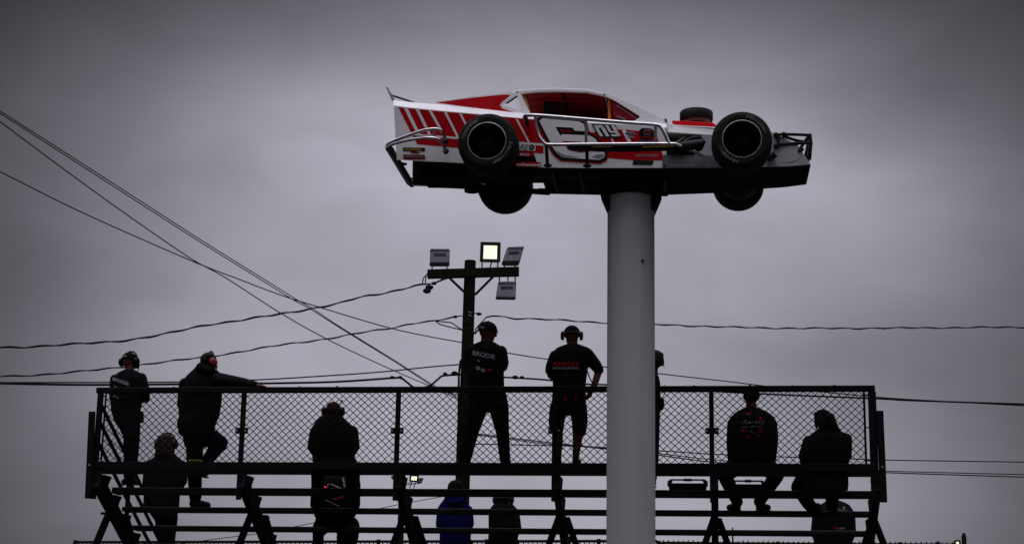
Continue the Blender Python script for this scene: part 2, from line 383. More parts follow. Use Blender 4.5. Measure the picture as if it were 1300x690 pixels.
# sloping side guards, three rails each end
for e, u in enumerate((uL+.0,)):
    for z0 in (zr-.17, zr-.39, zr-.66):
        m = MB(); v1 = 4.6
        m.tube([bu(u, .02, z0), bu(u, v1, z0-v1*RISE/RUN)], .026, 8); obj('side_rail', m, M['steel'], st, smooth=True)
    for vv in (1.2, 2.6, 4.5):
        zt = zr-.17-vv*RISE/RUN
        m = MB(); m.bar(bu(u+(.02 if e == 0 else -.02), vv, zt-1.3), bu(u+(.02 if e == 0 else -.02), vv, zt), .05, .04, ax=Ux); obj('side_post', m, M['steel'], st)
for pa, pz in (((117, 522), (112, 632)), ((1117, 521), (1122, 637))):
    a, b = pb(*pa, -.06), pb(*pz, -.06)
    m = MB(); m.bar(a, b, .08, .04, ax=Ux); o = obj('end_board', m, M['steel'], st, bevel=.005)
    q = a.lerp(b, .62); m = MB(); m.tube([q-Vx*.03, q-Vx*.018], .012, 8); obj('bolt', m, M['lampgrey'], o)
for px, py in ((134, 651), (127, 624)):
    q = pb(px, py, .3); m = MB(); m.bar(q-Ux*.06, q+Ux*.1, .03, .03); obj('bracket', m, M['steel'], st)

# ------------------------------------------------------------------ things on the boards
def tote(name, x0, x1, yb, yt, v, label):
    lo = pb((x0+x1)/2, yb, v); s = mpp(lo); wd = (x1-x0)*s; h = (yb-yt)*s
    root = thing(name, lo, label, 'tool tote')
    c = lo; d = .11
    m = MB(); rings = []
    for z, k in ((0, .93), (h*.45, .97), (h*.55, 1.0), (h*.58, 1.0)):
        rings.append([c+Zx*z+Ux*(a*wd/2*k)+Vx*(b*d*k) for a, b in ((-1, -1), (1, -1), (1, 1), (-1, 1))])
    m.loft(rings); obj('tray', m, M['plastic'], root, bevel=.012)
    for sg in (-1, 1):
        m = MB(); m.prism([c+Zx*z+Ux*(sg*x*wd/2)-Vx*.03 for x, z in ((1.02, h*.35), (1.02, h*.8), (.88, h*.98), (.74, h*.98), (.84, h*.5))],
                          [c+Zx*z+Ux*(sg*x*wd/2)+Vx*.03 for x, z in ((1.02, h*.35), (1.02, h*.8), (.88, h*.98), (.74, h*.98), (.84, h*.5))]); obj('handle_end', m, M['plastic'], root)
    m = MB(); m.tube([c+Ux*(t*wd/2)+Zx*(h*.96) for t in (-.85, -.3, .3, .85)], .011, 8); hd = obj('handle', m, M['plastic'], root)
    m = MB(); m.tube([c+Ux*(t*wd/2)+Zx*(h*.96) for t in (-.2, .2)], .018, 8); obj('grip', m, M['plastic'], hd)
tote('tool_tote', 848, 898, 622.0, 608.0, .70, 'black open tool tote on the board just right of the grey column')
tote('tool_tote', 929, 971, 622.8, 609.5, .70, 'black open tool tote on the board behind the shins of a seated man')

# ------------------------------------------------------------------ people
def person(label, pieces, bodyv, hd, mats, cap=None, headset=None, hair=None, group=None, hem=None):
    """pieces: ('loft',tag,[(y,xl,xr,v,hd)]) ('limb',tag,[(x,y,v,rpx)]) in photo pixels at depth v of the bleacher; hd: head dict"""
    tags = {}
    body = MB()
    def put(tg): return tags.setdefault(tg, MB())
    zmin = 1e9; fo = None
    for kind, tg, data in pieces:
        for shrink in ((0,) if tg == 'skin' else (.016, 0)):
            mb = body if (shrink or tg == 'skin') else put(tg)
            if kind == 'loft':
                rings = []
                first, last = data[0], data[-1]
                for (y, xl, xr, v, dp) in data:
                    c = pb((xl+xr)/2, y, v); s = mpp(c); a = max(.01, (xr-xl)/2*s-shrink); b = max(.01, dp-shrink)
                    rings.append([c+Ux*(a*math.cos(2*math.pi*k/24))+Vx*(b*math.sin(2*math.pi*k/24)) for k in range(24)])
                # rounded ends
                for idx, sg in ((0, 1), (-1, -1)):
                    rr = rings[idx]; c = sum(rr, V())/24
                    ext = [c+(p-c)*.6+Zx*(.012*sg) for p in rr]
                    if idx == 0: rings.insert(0, ext)
                    else: rings.append(ext)
                mb.loft(rings)
            elif kind == 'limb':
                ch = []
                for (x, y, v, r) in data:
                    p = pb(x, y, v); ch.append((p, max(.008, r*mpp(p)-shrink)))
                    if p.z-ch[-1][1] < zmin: zmin = p.z-ch[-1][1]; fo = p
                mb.limb(ch)
            elif kind == 'shoe':                             # heel, toe
                (hx, hy, hv), (tx, ty, tv), r = data
                a, b = pb(hx, hy, hv), pb(tx, ty, tv); rr = r*mpp(a)-shrink
                q = a.lerp(b, .5)
                mb.limb([(a, rr), (q, rr*.95), (b, rr*.8)])
                mb.ball(a+Zx*rr*.8, rr*.85)
                zmin = min(zmin, a.z-rr)
    # head
    hc = pb(hd['x'], hd['y'], hd['v']); s = mpp(hc); r = hd['r']*s
    yaw = R(hd.get('yaw', 0)); fwd = (Vx*math.cos(yaw)+Ux*math.sin(yaw)); tilt = R(hd.get('tilt', 0))
    fw = (fwd*math.cos(tilt)-Zx*math.sin(tilt)); side = fwd.cross(Zx).normalized(); upv = side.cross(fw).normalized()
    ax = (side, fw, upv)
    body.ball(hc+upv*r*.12, (r*.88, r*1.06, r*1.08), ax)     # skull
    body.ball(hc+fw*r*.28-upv*r*.55, (r*.66, r*.72, r*.66), ax)  # jaw
    body.ball(hc+fw*r*.72-upv*r*.95, (r*.26, r*.26, r*.22), ax)  # chin
    body.tube([hc+fw*r*1.0+upv*r*.08, hc+fw*r*1.12-upv*r*.12, hc+fw*r*1.22-upv*r*.36, hc+fw*r*.9-upv*r*.44], [r*.09, r*.13, r*.17, r*.1], 8)  # nose
    body.ball(hc+fw*r*.92-upv*r*.64, (r*.30, r*.12, r*.075), ax); body.ball(hc+fw*r*.9-upv*r*.76, (r*.26, r*.12, r*.085), ax)  # lips
    for sg in (-1, 1):
        body.ball(hc+side*sg*r*.92-upv*r*.08-fw*r*.05, (r*.10, r*.20, r*.30), ax)   # ears
        body.ball(hc+fw*r*.9+side*sg*r*.36+upv*r*.22, (r*.26, r*.14, r*.09), ax)     # brow
    nk = hd['neck']; np_ = pb(*nk[:3])
    body.limb([(hc-fw*r*.15-upv*r*.3, r*.62), (hc.lerp(np_, .7)-fw*r*.02, nk[3]*s*.92), (np_-Zx*.05, nk[3]*s*1.05)])
    for hnd in hd.get('hands', ()):
        (hx, hy, hv), dr, nrm, sz = hnd
        c = pb(hx, hy, hv); d = V(dr).normalized(); d = (Ux*d.x+Vx*d.y+Zx*d.z); nn = Ux*nrm[0]+Vx*nrm[1]+Zx*nrm[2]
        sd_ = d.cross(nn).normalized(); nn = sd_.cross(d).normalized()
        body.ball(c+d*.035, (.042, .05, .017), (sd_, d, nn))
        body.limb([(c-d*.02, .024), (c+d*.03, .024)])
        for q, (off, ln) in enumerate(((-.032, .066), (-.011, .078), (.011, .074), (.031, .058))):
            a = c+d*.075+sd_*off; b = a+d*ln*.5-nn*.006; e = b+d*ln*.4-nn*.03; body.limb([(c+d*.04+sd_*off*.9, .0105), (a, .0105), (b, .0095), (e, .0085)])
        a = c+d*.015-sd_*.036; b = a+d*.035-sd_*.024-nn*.01; body.limb([(a+sd_*.01, .013), (b, .011), (b+d*.032-sd_*.004-nn*.012, .0095)])
    me = remesh(body, .0085, 3)
    loc = pb(*bodyv[:3]); loc.z = min(zmin, loc.z) if zmin < 1e8 else loc.z
    root = link('person', me, M['skin'], None, loc); tag(root, label, 'person', 'people on the bleacher')
    kids = {}
    nm = {'top': 'jacket', 'bottom': 'trousers', 'shoe': 'shoe', 'coat': 'coat', 'hood': 'hood', 'shirt': 'shirt', 'shorts': 'shorts'}
    for tg, mb in tags.items():
        if tg == 'shoe': continue
        mm = remesh(mb, .010, 5)
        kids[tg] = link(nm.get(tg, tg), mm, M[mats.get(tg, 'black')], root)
    for kind, tg, data in pieces:
        if kind == 'shoe':
            (hx, hy, hv), (tx, ty, tv), rr0 = data
            a, b = pb(hx, hy, hv), pb(tx, ty, tv); rr = rr0*mpp(a); mb = MB(); q = a.lerp(b, .5)
            mb.limb([(a, rr), (q, rr*.95), (b, rr*.8)]); mb.ball(a+Zx*rr*.8, rr*.9)
            sh = link('shoe', remesh(mb, .009, 2), M[mats.get('shoe', 'shoe')], root)
            d = (b-a); d.z = 0
            sm = MB(); sm.bar(a-Zx*rr*.86-d*.22, b-Zx*rr*.86+d*.2+Zx*(a.z-b.z), rr*1.5, rr*.34); obj('sole', sm, M[mats.get('sole', 'shoe')], sh, bevel=.006)
    # eyes
    mb = MB()
    for sg in (-1, 1): mb.ball(hc+fw*r*.95+side*sg*r*.36+upv*r*.06, r*.11, nu=8, nv=6)
    obj('eyes', mb, M['printw'], root, smooth=True)
    if cap:
        mb = MB(); kind = cap['kind']; k = cap.get('k', 1.0)
        rings = []
        for j in range(7):
            t = math.pi/2*j/6.3
            rings.append([hc+upv*(r*.30)+side*(r*1.04*k*math.cos(t)*math.cos(2*math.pi*i/28))+fw*(r*1.2*k*math.cos(t)*math.sin(2*math.pi*i/28))+upv*(r*.98*k*math.sin(t)) for i in range(28)])
        low = cap.get('low', .28)
        rings.insert(0, [p-upv*r*low for p in rings[0]])
        mb.loft(rings)
        o = obj('cap' if kind != 'beanie' else 'knit_hat', mb, M[cap.get('mat', 'black')], root, smooth=True)
        if kind == 'cap':
            bd = fw*(-1 if cap.get('back') else 1)
            mb = MB(); n = 12
            top = []; bot = []
            for i in range(n+1):
                t = -1+2*i/n; top.append(hc+upv*r*(.12)+side*r*.8*t+bd*r*1.05)
            tipz = cap.get('tip', -.25)
            for i in range(n+1):
                t = 1-2*i/n; top.append(hc+upv*r*tipz+side*r*.72*t+bd*r*(1.2+.85*math.sqrt(max(0, 1-(t*.9)**2))))
            mb.prism(top, [p+upv*r*.07 for p in top]); obj('brim', mb, M[cap.get('mat', 'black')], o)
            mb = MB(); mb.ball(hc+upv*(r*.30+r*.98*k), r*.1, nu=8, nv=6); obj('button', mb, M[cap.get('mat', 'black')], o)
            if cap.get('strap'):
                mb = MB(); mb.bar(hc+upv*r*.32-fw*r*1.24*k-side*r*.3, hc+upv*r*.32-fw*r*1.24*k+side*r*.3, .006, r*.16); obj('strap', mb, M['printw'], o)
    if hair:
        mb = MB(); rnd = random.Random(hair.get('seed', 1)); ln = hair['len']; hw_ = hair.get('w', 1.0)
        mb.ball(hc+upv*r*.2-fw*r*.12, (r*1.02*hw_, r*1.05, r*1.08), ax)
        if ln > .6:
            mb.loft([[hc-fw*r*.35+upv*(r*(.3-zz))+side*(r*wv*math.cos(2*math.pi*i/20))+fw*(r*dv*math.sin(2*math.pi*i/20)) for i in range(20)] for zz, wv, dv in ((0, 1.0*hw_, .8), (ln*.5, 1.1*hw_, .75), (ln*.85, .9*hw_, .55), (ln, .5*hw_, .3))])
        h0 = link('hair', remesh(mb, .012, 4), M[hair['mat']], root)
        mb = MB()
        for q in range(hair.get('n', 90)):
            a = rnd.uniform(-math.pi, 0)*1.1+.15; ph = rnd.uniform(0, 6.28); amp = r*hair.get('curl', .08)
            p0 = hc+side*(r*1.0*hw_*math.cos(a))+fw*(r*1.0*math.sin(a))+upv*r*rnd.uniform(.1, .9)
            L_ = ln*rnd.uniform(.75, 1.08)
            pts = [p0 - upv*(r*L_*t) + side*(amp*math.sin(ph+9*t)+r*.12*math.cos(a)*t) + fw*(amp*math.cos(ph+9*t)) for t in [i/7 for i in range(8)]]
            mb.tube(pts, [.007, .009, .009, .008, .008, .007, .006, .003], 5)
        obj('hair_strands', mb, M[hair['mat']], h0, smooth=True)
    if headset:
        mb = MB(); k = headset.get('k', 1.16); cs = headset.get('cup', 1.0)
        mb.tube([hc+upv*r*(.05+1.34*k*.97*math.sin(t))+side*(r*1.12*k*math.cos(t)) for t in [math.pi*i/16 for i in range(17)]] if headset.get('over', 1) else
                [hc-upv*r*.05+side*(r*1.12*k*math.cos(t))-fw*(r*1.2*math.sin(t)) for t in [math.pi*i/14 for i in range(15)]], r*.11, 8)
        hs = obj('headset', mb, M['plastic'], root, smooth=True)
        for sg in (-1, 1):
            mb = MB(); c0 = hc+side*sg*r*1.02-upv*r*.05
            mb.lathe([(0.001, 0), (r*.55*cs, 0), (r*.62*cs, r*.12*cs), (r*.60*cs, r*.32*cs), (r*.42*cs, r*.46*cs), (.001, r*.48*cs)], c0, side*sg, fw, upv, 20)
            obj('ear_cup', mb, M[headset.get('mat', 'plastic')], hs, smooth=True)
        if headset.get('mic'):
            sg = headset['mic']; c0 = hc+side*sg*r*1.25
            mb = MB(); mb.tube(smoothline([c0-upv*r*.3+fw*r*.2, c0-upv*r*.9+fw*r*.7, hc+side*sg*r*.9-upv*r*1.15+fw*r*1.0, hc+side*sg*r*.35-upv*r*1.0+fw*r*1.35], 5), .006, 6)
            mb.ball(hc+side*sg*r*.35-upv*r*1.0+fw*r*1.35, .016, nu=8, nv=6); obj('boom_mic', mb, M['plastic'], hs, smooth=True)
    return root, kids, (hc, r, ax)

def print_on(target, items, root):
    """shirt printing: items (text, quad px tl,tr,br,bl, material, shear) laid onto the cloth surface"""
    me = target.data; L = ROOT[target.name]
    bm = bmesh.new(); bm.from_mesh(me); bv = BVHTree.FromBMesh(bm); bm.free()
    for s, quad, mt, sh in items:
        tv, tf = text2d(s, sh, 1) if isinstance(s, str) else s
        mb = MB(); vs = []; ok = True
        for (a, b) in tv:
            x = (quad[3][0]*(1-a)+quad[2][0]*a)*(1-b)+(quad[0][0]*(1-a)+quad[1][0]*a)*b
            y = (quad[3][1]*(1-a)+quad[2][1]*a)*(1-b)+(quad[0][1]*(1-a)+quad[1][1]*a)*b
            h = bv.ray_cast(CAM-L, ray(x, y).normalized())
            if h[0] is None: vs.append(None)
            else: vs.append(h[0]+L+h[1]*.004)
        idx = {}; vv = []
        for i, p in enumerate(vs):
            if p is not None: idx[i] = len(vv); vv.append(p)
        ff = [tuple(idx[i] for i in f) for f in tf if all(i in idx for i in f)]
        if ff: mb.add(vv, ff); obj('back_print', mb, M[mt], target)
def blob(seed, n=9):                                        # an irregular patch of print in the unit square
    rnd = random.Random(seed); vs = [(.5, .5)]; fs = []
    for i in range(n):
        a = 2*math.pi*i/n; q = rnd.uniform(.28, .5); vs.append((.5+q*math.cos(a), .5+q*math.sin(a)))
    for i in range(n): fs.append((0, 1+i, 1+(i+1) % n))
    return vs, fs
def rect(x0, y0, x1, y1, dy=0): return ((x0, y0), (x1, y0+dy), (x1, y1+dy), (x0, y1))

# A: far left spotter in cap and headset
v = .72
root, k, h = person('leftmost person, in cap and headset, with pale lettering across a dark shirt',
 [('loft', 'top', [(469, 158, 171, v, .07), (473, 149, 179, v, .10), (480, 142.5, 184, v, .13), (490, 140, 185, v, .14), (505, 139.5, 182, v, .14), (520, 140.5, 179, v, .13), (530, 143, 178.5, v, .13), (543, 150, 178, v, .13)]),
  ('limb', 'top', [(179, 480, v, 7.5), (184, 497, v, 6.5), (185, 506, v+.05, 5.5), (172, 505, v+.3, 4.5)]),
  ('limb', 'top', [(146, 481, v, 6.5), (143.5, 505, v+.04, 5), (158, 510, v+.3, 4.3)]),
  ('loft', 'bottom', [(532, 146, 178, v, .12), (545, 152, 178, v, .13), (556, 157.5, 177, v, .13)]),
  ('limb', 'bottom', [(165, 553, v-.02, 8.6), (164.5, 580, v-.02, 7.6), (162.5, 603, v-.05, 6)]),
  ('limb', 'bottom', [(170, 553, v+.1, 8), (168.5, 580, v+.1, 7), (167.5, 603, v+.1, 5.6)]),
  ('shoe', 'shoe', ((161.5, 609, v-.05), (157, 611, v+.12), 4.2)), ('shoe', 'shoe', ((168, 609, v+.08), (173, 611.5, v+.25), 4.2)),
  ('limb', 'radio pouch', [(179.5, 524, v-.02, 3), (180, 534, v-.02, 3)])],
 (164, 615, v), dict(x=164, y=458.5, v=v, r=9.2, yaw=14, tilt=12, neck=(165, 470, v-.01, 6), hands=(((165, 506, v+.32), (-1, 0, -.1), (0, 0, 1), 1),)),
 dict(top='black2', bottom='black'), cap=dict(kind='cap', strap=1), headset=dict(k=1.1, mic=1))
print_on(k['top'], [('BRODIE', ((143, 478), (164, 485), (164, 489.5), (143, 482.5)), 'printw', .2), (blob(3), rect(145, 489, 149, 492), 'printg', 0), ('96', ((143, 500), (151, 502.5), (151, 506), (143, 503.5)), 'printg', .2)], root)

# B: leaning on the rail with red ear cups
v = .62
root, k, h = person('person in red ear cups leaning an arm on the top rail, one knee raised',
 [('loft', 'top', [(463, 251, 270, v, .10), (469, 245, 275, v, .12), (476, 237, 281, v, .14), (484, 231, 283, v, .16), (496, 228, 283, v, .17), (510, 225, 282, v, .17), (528, 226.5, 279, v, .17), (538, 224, 274, v, .18), (552, 227, 272, v, .17)]),
  ('limb', 'top', [(276, 482, v-.05, 10), (293, 484, v-.25, 8.5), (309, 486, v-.45, 7), (324, 488.5, v-.6, 5.2)]),
  ('limb', 'top', [(235, 487, v, 8), (231, 513, v+.1, 6.5), (240, 530, v+.3, 5)]),
  ('limb', 'hood', [(255, 466, v-.12, 6.5), (266, 470, v-.12, 6), (272, 472, v-.02, 4)]),
  ('loft', 'bottom', [(540, 227, 272, v, .15), (556, 232, 270, v+.02, .15), (566, 234, 262, v+.1, .14)]),
  ('limb', 'bottom', [(247, 562, v+.15, 11.5), (247, 595, v+.33, 9.8), (248, 630, v+.45, 8)]),
  ('limb', 'bottom', [(260, 552, v+.1, 13), (279, 562, v+.35, 10.5), (264, 583, v+.2, 7.6), (259.5, 594, v+.12, 6)]),
  ('shoe', 'shoe', ((246, 638.5, v+.45), (263, 641, v+.55), 6)), ('shoe', 'shoe', ((258, 600, v+.1), (262, 600.5, v+.25), 4.4))],
 (250, 645, v+.45), dict(x=265, y=459.5, v=v-.03, r=10, yaw=48, tilt=8, neck=(262, 472, v-.02, 7), hands=(((328, 489, v-.62), (1, -.02, -.12), (0, -.1, 1), 1),)),
 dict(top='black', bottom='navy', hood='black'), headset=dict(k=1.06, mat='redplastic', mic=1, cup=.8), hair=dict(len=.55, mat='hairdk', n=40, curl=.05))
mb = MB(); q = pb(249, 584.5, v+.12)
for i in range(14):
    a = 2*math.pi*i/14; b = 2*math.pi*(i+1)/14
    mb.bar(q+Ux*.098*math.cos(a)+Vx*.098*math.sin(a), q+Ux*.098*math.cos(b)+Vx*.098*math.sin(b), .006, .02)
obj('leg_band', mb, M['neon'], k['bottom'])

# C: woman with fair curly hair
v = 2.4
root, k, h = person('person with long fair curly hair and ear defenders standing low at the left',
 [('loft', 'top', [(575, 203, 220, v, .08), (580, 194, 228, v, .11), (586, 187, 235, v, .13), (596, 183, 237, v, .14), (612, 182, 237, v, .15), (628, 182, 229, v, .15), (643, 181, 228, v, .16)]),
  ('limb', 'top', [(190, 590, v, 7), (186.5, 612, v, 6), (192, 632, v+.1, 5)]), ('limb', 'top', [(231, 591, v, 7), (232, 610, v, 6), (222, 618, v+.2, 5)]),
  ('loft', 'bottom', [(636, 184, 227, v, .14), (652, 190, 226, v, .14), (660, 196, 225, v, .13)]),
  ('limb', 'bottom', [(205, 656, v, 9), (206, 676, v, 7.5), (207, 690, v, 6)]), ('limb', 'bottom', [(217, 656, v, 9), (216, 676, v+.05, 7.5), (216, 690, v+.05, 6)]),
  ('shoe', 'shoe', ((207, 697, v), (204, 699, v+.15), 4.5)), ('shoe', 'shoe', ((216, 697, v), (223, 698, v+.15), 4.5))],
 (211, 700, v), dict(x=211, y=563, v=v, r=10, yaw=6, tilt=10, neck=(211, 576, v, 6), hands=(((194, 637, v+.1), (.1, .3, -1), (0, -1, 0), 1), ((219, 619, v+.24), (-.6, .6, -.2), (0, 0, 1), 1))),
 dict(top='black', bottom='black'), headset=dict(k=1.08), hair=dict(len=2.15, mat='hairbl', n=190, curl=.13, w=1.0))

# D: bulky coat seated on top board
v = .33
root, k, h = person('person in a bulky dark coat and rust knit hat seated on the top board',
 [('loft', 'coat', [(526, 412, 434, v, .10), (531, 403, 438, v, .13), (538, 398, 446, v, .16), (548, 394.5, 452, v, .20), (560, 392.5, 455, v, .23), (570, 393.5, 454.5, v, .24), (578, 396.5, 450.5, v, .24), (586, 396, 453, v, .22)]),
  ('loft', 'coat', [(584, 397, 454, .10, .05), (594, 396, 456, .065, .028), (602, 397, 456, .06, .028)]),
  ('limb', 'coat', [(402, 548, v, 9), (398, 566, v+.12, 8), (406, 582, v+.32, 6)]), ('limb', 'coat', [(446, 548, v, 9), (449, 566, v+.12, 8), (441, 582, v+.32, 6)]),
  ('limb', 'bottom', [(413, 586, v, 13), (404, 596, v+.5, 9.5), (402, 640, v+.6, 6.5)]), ('limb', 'bottom', [(438, 586, v, 13), (448, 596, v+.5, 9.5), (450, 640, v+.6, 6.5)]),
  ('shoe', 'shoe', ((402, 642, v+.6), (400, 642, v+.78), 5)), ('shoe', 'shoe', ((450, 642, v+.6), (452, 642, v+.78), 5))],
 (425, 592, v), dict(x=423, y=521.5, v=v, r=9.8, tilt=14, neck=(423, 530, v, 7), hands=(((408, 584, v+.36), (.5, .8, -.2), (0, 0, 1), 1), ((439, 584, v+.36), (-.5, .8, -.2), (0, 0, 1), 1))),
 dict(coat='black', bottom='black'), cap=dict(kind='beanie', mat='hatred', k=.95, low=.1), headset=dict(k=1.12, over=0))
mb = MB(); q = h[0]+h[2][0]*h[1]*.75+Zx*h[1]*.9; mb.tube([q, q+Zx*.04+Ux*.03], .006, 6); mb.ball(q+Zx*.045+Ux*.034, .014, nu=8, nv=6); obj('antenna', mb, M['plastic'], root)

# E: seated lower, behind D, with a backpack
v = 1.5
root, k, h = person('person wearing a dark backpack, seated just below the person in the bulky coat',
 [('loft', 'top', [(600, 414, 436, v, .09), (606, 403, 449, v, .13), (618, 398, 455, v, .15), (640, 398, 455, v, .16), (650, 397, 454, v, .17), (657, 402, 446, v, .16)]),
  ('loft', 'bottom', [(653, 402, 446, v, .16), (662, 399, 452, v+.05, .17), (668, 398, 456, v+.1, .17), (674, 398, 457, v+.15, .15)]),
  ('limb', 'bottom', [(408, 668, v+.1, 11), (404, 676, v+.45, 7.5), (404, 715, v+.5, 6.5)]), ('limb', 'bottom', [(443, 668, v+.1, 14), (441, 682, v+.45, 14), (437, 715, v+.5, 10)]),
  ('limb', 'top', [(403, 614, v, 8), (400, 640, v+.1, 6.5), (408, 662, v+.35, 5)]), ('limb', 'top', [(450, 614, v, 8), (451, 640, v+.1, 6.5), (442, 662, v+.35, 5)]),
  ('shoe', 'shoe', ((404, 722, v+.5), (402, 722, v+.68), 5)), ('shoe', 'shoe', ((437, 722, v+.5), (440, 722, v+.68), 5))],
 (426, 674, v), dict(x=425, y=588, v=v, r=9.5, tilt=10, neck=(425, 602, v, 6.5), hands=(((409, 664, v+.4), (.2, .8, -.4), (0, 0, 1), 1), ((441, 664, v+.4), (-.2, .8, -.4), (0, 0, 1), 1))),
 dict(top='black', bottom='black2'), hair=dict(len=.7, mat='hairdk', n=40))
v = 1.22
c = pb(426, 650, v); s = mpp(c)
bp = thing('backpack', c, 'dark backpack with pale piping and a small red light', 'backpack')
mb = MB(); mb.loft([[pb((a+b)/2, y, v)+Ux*((b-a)/2*s*math.cos(t))*1.0+Vx*(dp*math.sin(t)) for t in [2*math.pi*i/24 for i in range(24)]] for y, a, b, dp in ((603, 416, 438, .05), (607, 411, 443, .08), (620, 409, 445, .10), (640, 409, 445, .10), (648, 412, 442, .08))])
obj('pack_body', mb, M['black2'], bp, smooth=True)
for nm_, pts, mt, r_ in (('piping', [(415, 618), (418, 613)], 'printw', .008), ('piping', [(420, 614), (433, 619.5)], 'printw', .008), ('piping', [(413, 634), (431, 642.5)], 'printg', .007), ('buckle', [(435, 606), (436.5, 611), (437.5, 618)], 'printw', .013), ('red_light', [(412.5, 617.8), (413, 616.8)], 'glow', .016), ('pocket_trim', [(423, 617), (430, 619.5)], 'printr', .007), ('pocket_trim', [(424, 634), (437, 630)], 'maroon', .014)):
    mb = MB(); mb.tube([pb(x, y, v-.11) for x, y in pts], r_, 6); obj(nm_, mb, M[mt], bp, smooth=True)

# F: tall man, backwards cap and glasses
v = .3
root, k, h = person('person in backwards cap and glasses standing beside the wooden pole, lettered dark tee',
 [('loft', 'shirt', [(433, 610, 626, v, .07), (437, 600, 633, v, .10), (442, 594, 640, v, .12), (450, 591.5, 642, v, .13), (470, 592, 640, v, .14), (490, 592.5, 640.5, v, .14), (505, 593, 643, v, .14)]),
  ('limb', 'shirt', [(636, 446, v, 8), (640, 460, v, 6.2), (639.5, 466, v+.03, 5)]), ('limb', 'shirt', [(597, 446, v, 8), (594, 462, v, 6.2), (594, 466, v+.03, 5)]),
  ('limb', 'skin', [(639.5, 466, v+.03, 4.3), (632, 471, v+.25, 3.5), (622, 470, v+.34, 3)]), ('limb', 'skin', [(594, 466, v+.03, 4.3), (602, 472, v+.25, 3.5), (612, 471, v+.34, 3)]),
  ('loft', 'bottom', [(498, 593, 643, v, .135), (512, 593.5, 645.5, v, .14), (521, 595, 646, v, .13)]),
  ('limb', 'bottom', [(607, 516, v, 13), (598, 548, v, 9.8), (590.5, 582, v, 8)]), ('limb', 'bottom', [(633, 516, v, 13), (638, 548, v+.02, 8.6), (641, 582, v+.02, 7)]),
  ('shoe', 'shoe', ((590, 584, v-.02), (586, 585.5, v+.17), 5)), ('shoe', 'shoe', ((641.5, 584, v), (645, 585.5, v+.18), 5))],
 (618, 590, v), dict(x=618.5, y=420.5, v=v, r=10.2, yaw=68, tilt=6, neck=(617, 434, v, 7.2), hands=(((620, 470, v+.34), (-1, .1, 0), (0, 1, .2), 1), ((613, 471, v+.34), (1, .1, 0), (0, 1, .2), 1))),
 dict(shirt='black2', bottom='black'), cap=dict(kind='cap', back=1, mat='navy', k=1.02, tip=-.75))
print_on(k['shirt'], [('BRODIE', ((599.5, 444.5), (628.5, 450), (629, 456), (600.5, 450.5)), 'printw', .15), (blob(5), rect(605, 456.5, 610, 459), 'printg', 0), ('96', ((604, 463.5), (616, 467.5), (616.3, 473), (604.5, 469)), 'printw', .2), (blob(8), rect(618, 466, 625, 472), 'maroon', 0)], root)
hc, r, ax = h
mb = MB()
for sg in (-1, 1):
    c = hc+ax[1]*r*1.2+ax[0]*sg*r*.36+ax[2]*r*.05
    mb.tube([c+ax[0]*(r*.3*math.cos(t))+ax[2]*(r*.24*math.sin(t)) for t in [2*math.pi*i/14 for i in range(15)]], .0045, 5)
    mb.tube([c+ax[0]*sg*r*.3+ax[2]*r*.08, hc+ax[0]*sg*r*.98+ax[2]*r*.06+ax[1]*r*.0], .0045, 5)
obj('glasses', mb, M['plastic'], root)
mb = MB(); q0 = pb(609, 413.6, v-.13)
q = [pb(x, y, v-.155) for x, y in ((608.5, 412.6), (614.5, 414), (614.2, 417), (608.3, 415.6))]
mb.prism(q, [p+Vx*.05 for p in q]); obj('cap_patch', mb, M['printg'], root)

# G: man in shorts with red print
v = .28
root, k, h = person('person in cap, headset and shorts with a red lettered tee, hand on hip',
 [('loft', 'shirt', [(437, 718, 736, v, .07), (441, 707, 747, v, .11), (447, 701, 751, v, .13), (456, 700, 750, v, .14), (470, 701, 746, v, .15), (486, 701.5, 744, v, .15), (503, 701.5, 744, v, .15)]),
  ('limb', 'shirt', [(745, 450, v, 9), (756, 463, v, 7.8), (760, 469, v, 6.6)]), ('limb', 'shirt', [(705, 452, v, 8), (699.5, 464, v, 6.8), (698, 470, v, 6.2)]),
  ('limb', 'skin', [(759.5, 469, v, 5.2), (759, 474, v, 4.8), (755, 487, v-.04, 4.1), (751, 494, v-.06, 3.4)]), ('limb', 'skin', [(698, 470, v, 4.8), (699, 476, v+.04, 4.4), (708, 484, v+.28, 3.4)]),
  ('loft', 'shorts', [(498, 701, 744, v, .145), (512, 700, 744.5, v, .15), (525, 698, 746, v, .15)]),
  ('limb', 'shorts', [(709, 518, v, 11.5), (706.5, 534, v, 10.4), (706.5, 543.5, v, 9.4)]), ('limb', 'shorts', [(734, 518, v, 11.5), (736, 534, v, 10.4), (735.5, 545.5, v, 9.2)]),
  ('limb', 'skin', [(707.5, 540, v, 7), (708.5, 552, v, 6.4), (709, 560, v, 6), (708.5, 578, v, 4.3), (708.5, 583, v, 4.2)]), ('limb', 'skin', [(734, 540, v, 7), (733.3, 552, v, 6.4), (733, 560, v, 6), (731, 578, v, 4.3), (731, 583, v, 4.2)]),
  ('shoe', 'shoe', ((708.5, 585, v-.02), (705.5, 585.5, v+.17), 4.8)), ('shoe', 'shoe', ((731, 585, v-.02), (734.5, 585.5, v+.17), 4.8))],
 (722, 590, v), dict(x=726, y=425.5, v=v, r=9.6, yaw=-4, tilt=14, neck=(727, 438, v, 7), hands=(((751, 495, v-.06), (-.55, -.1, -1), (.8, -.5, -.3), 1), ((709, 485, v+.3), (.9, .4, 0), (0, 0, 1), 1))),
 dict(shirt='black', shorts='black'), cap=dict(kind='cap', k=1.06, low=.2, tip=-.35), headset=dict(k=1.14, over=0))
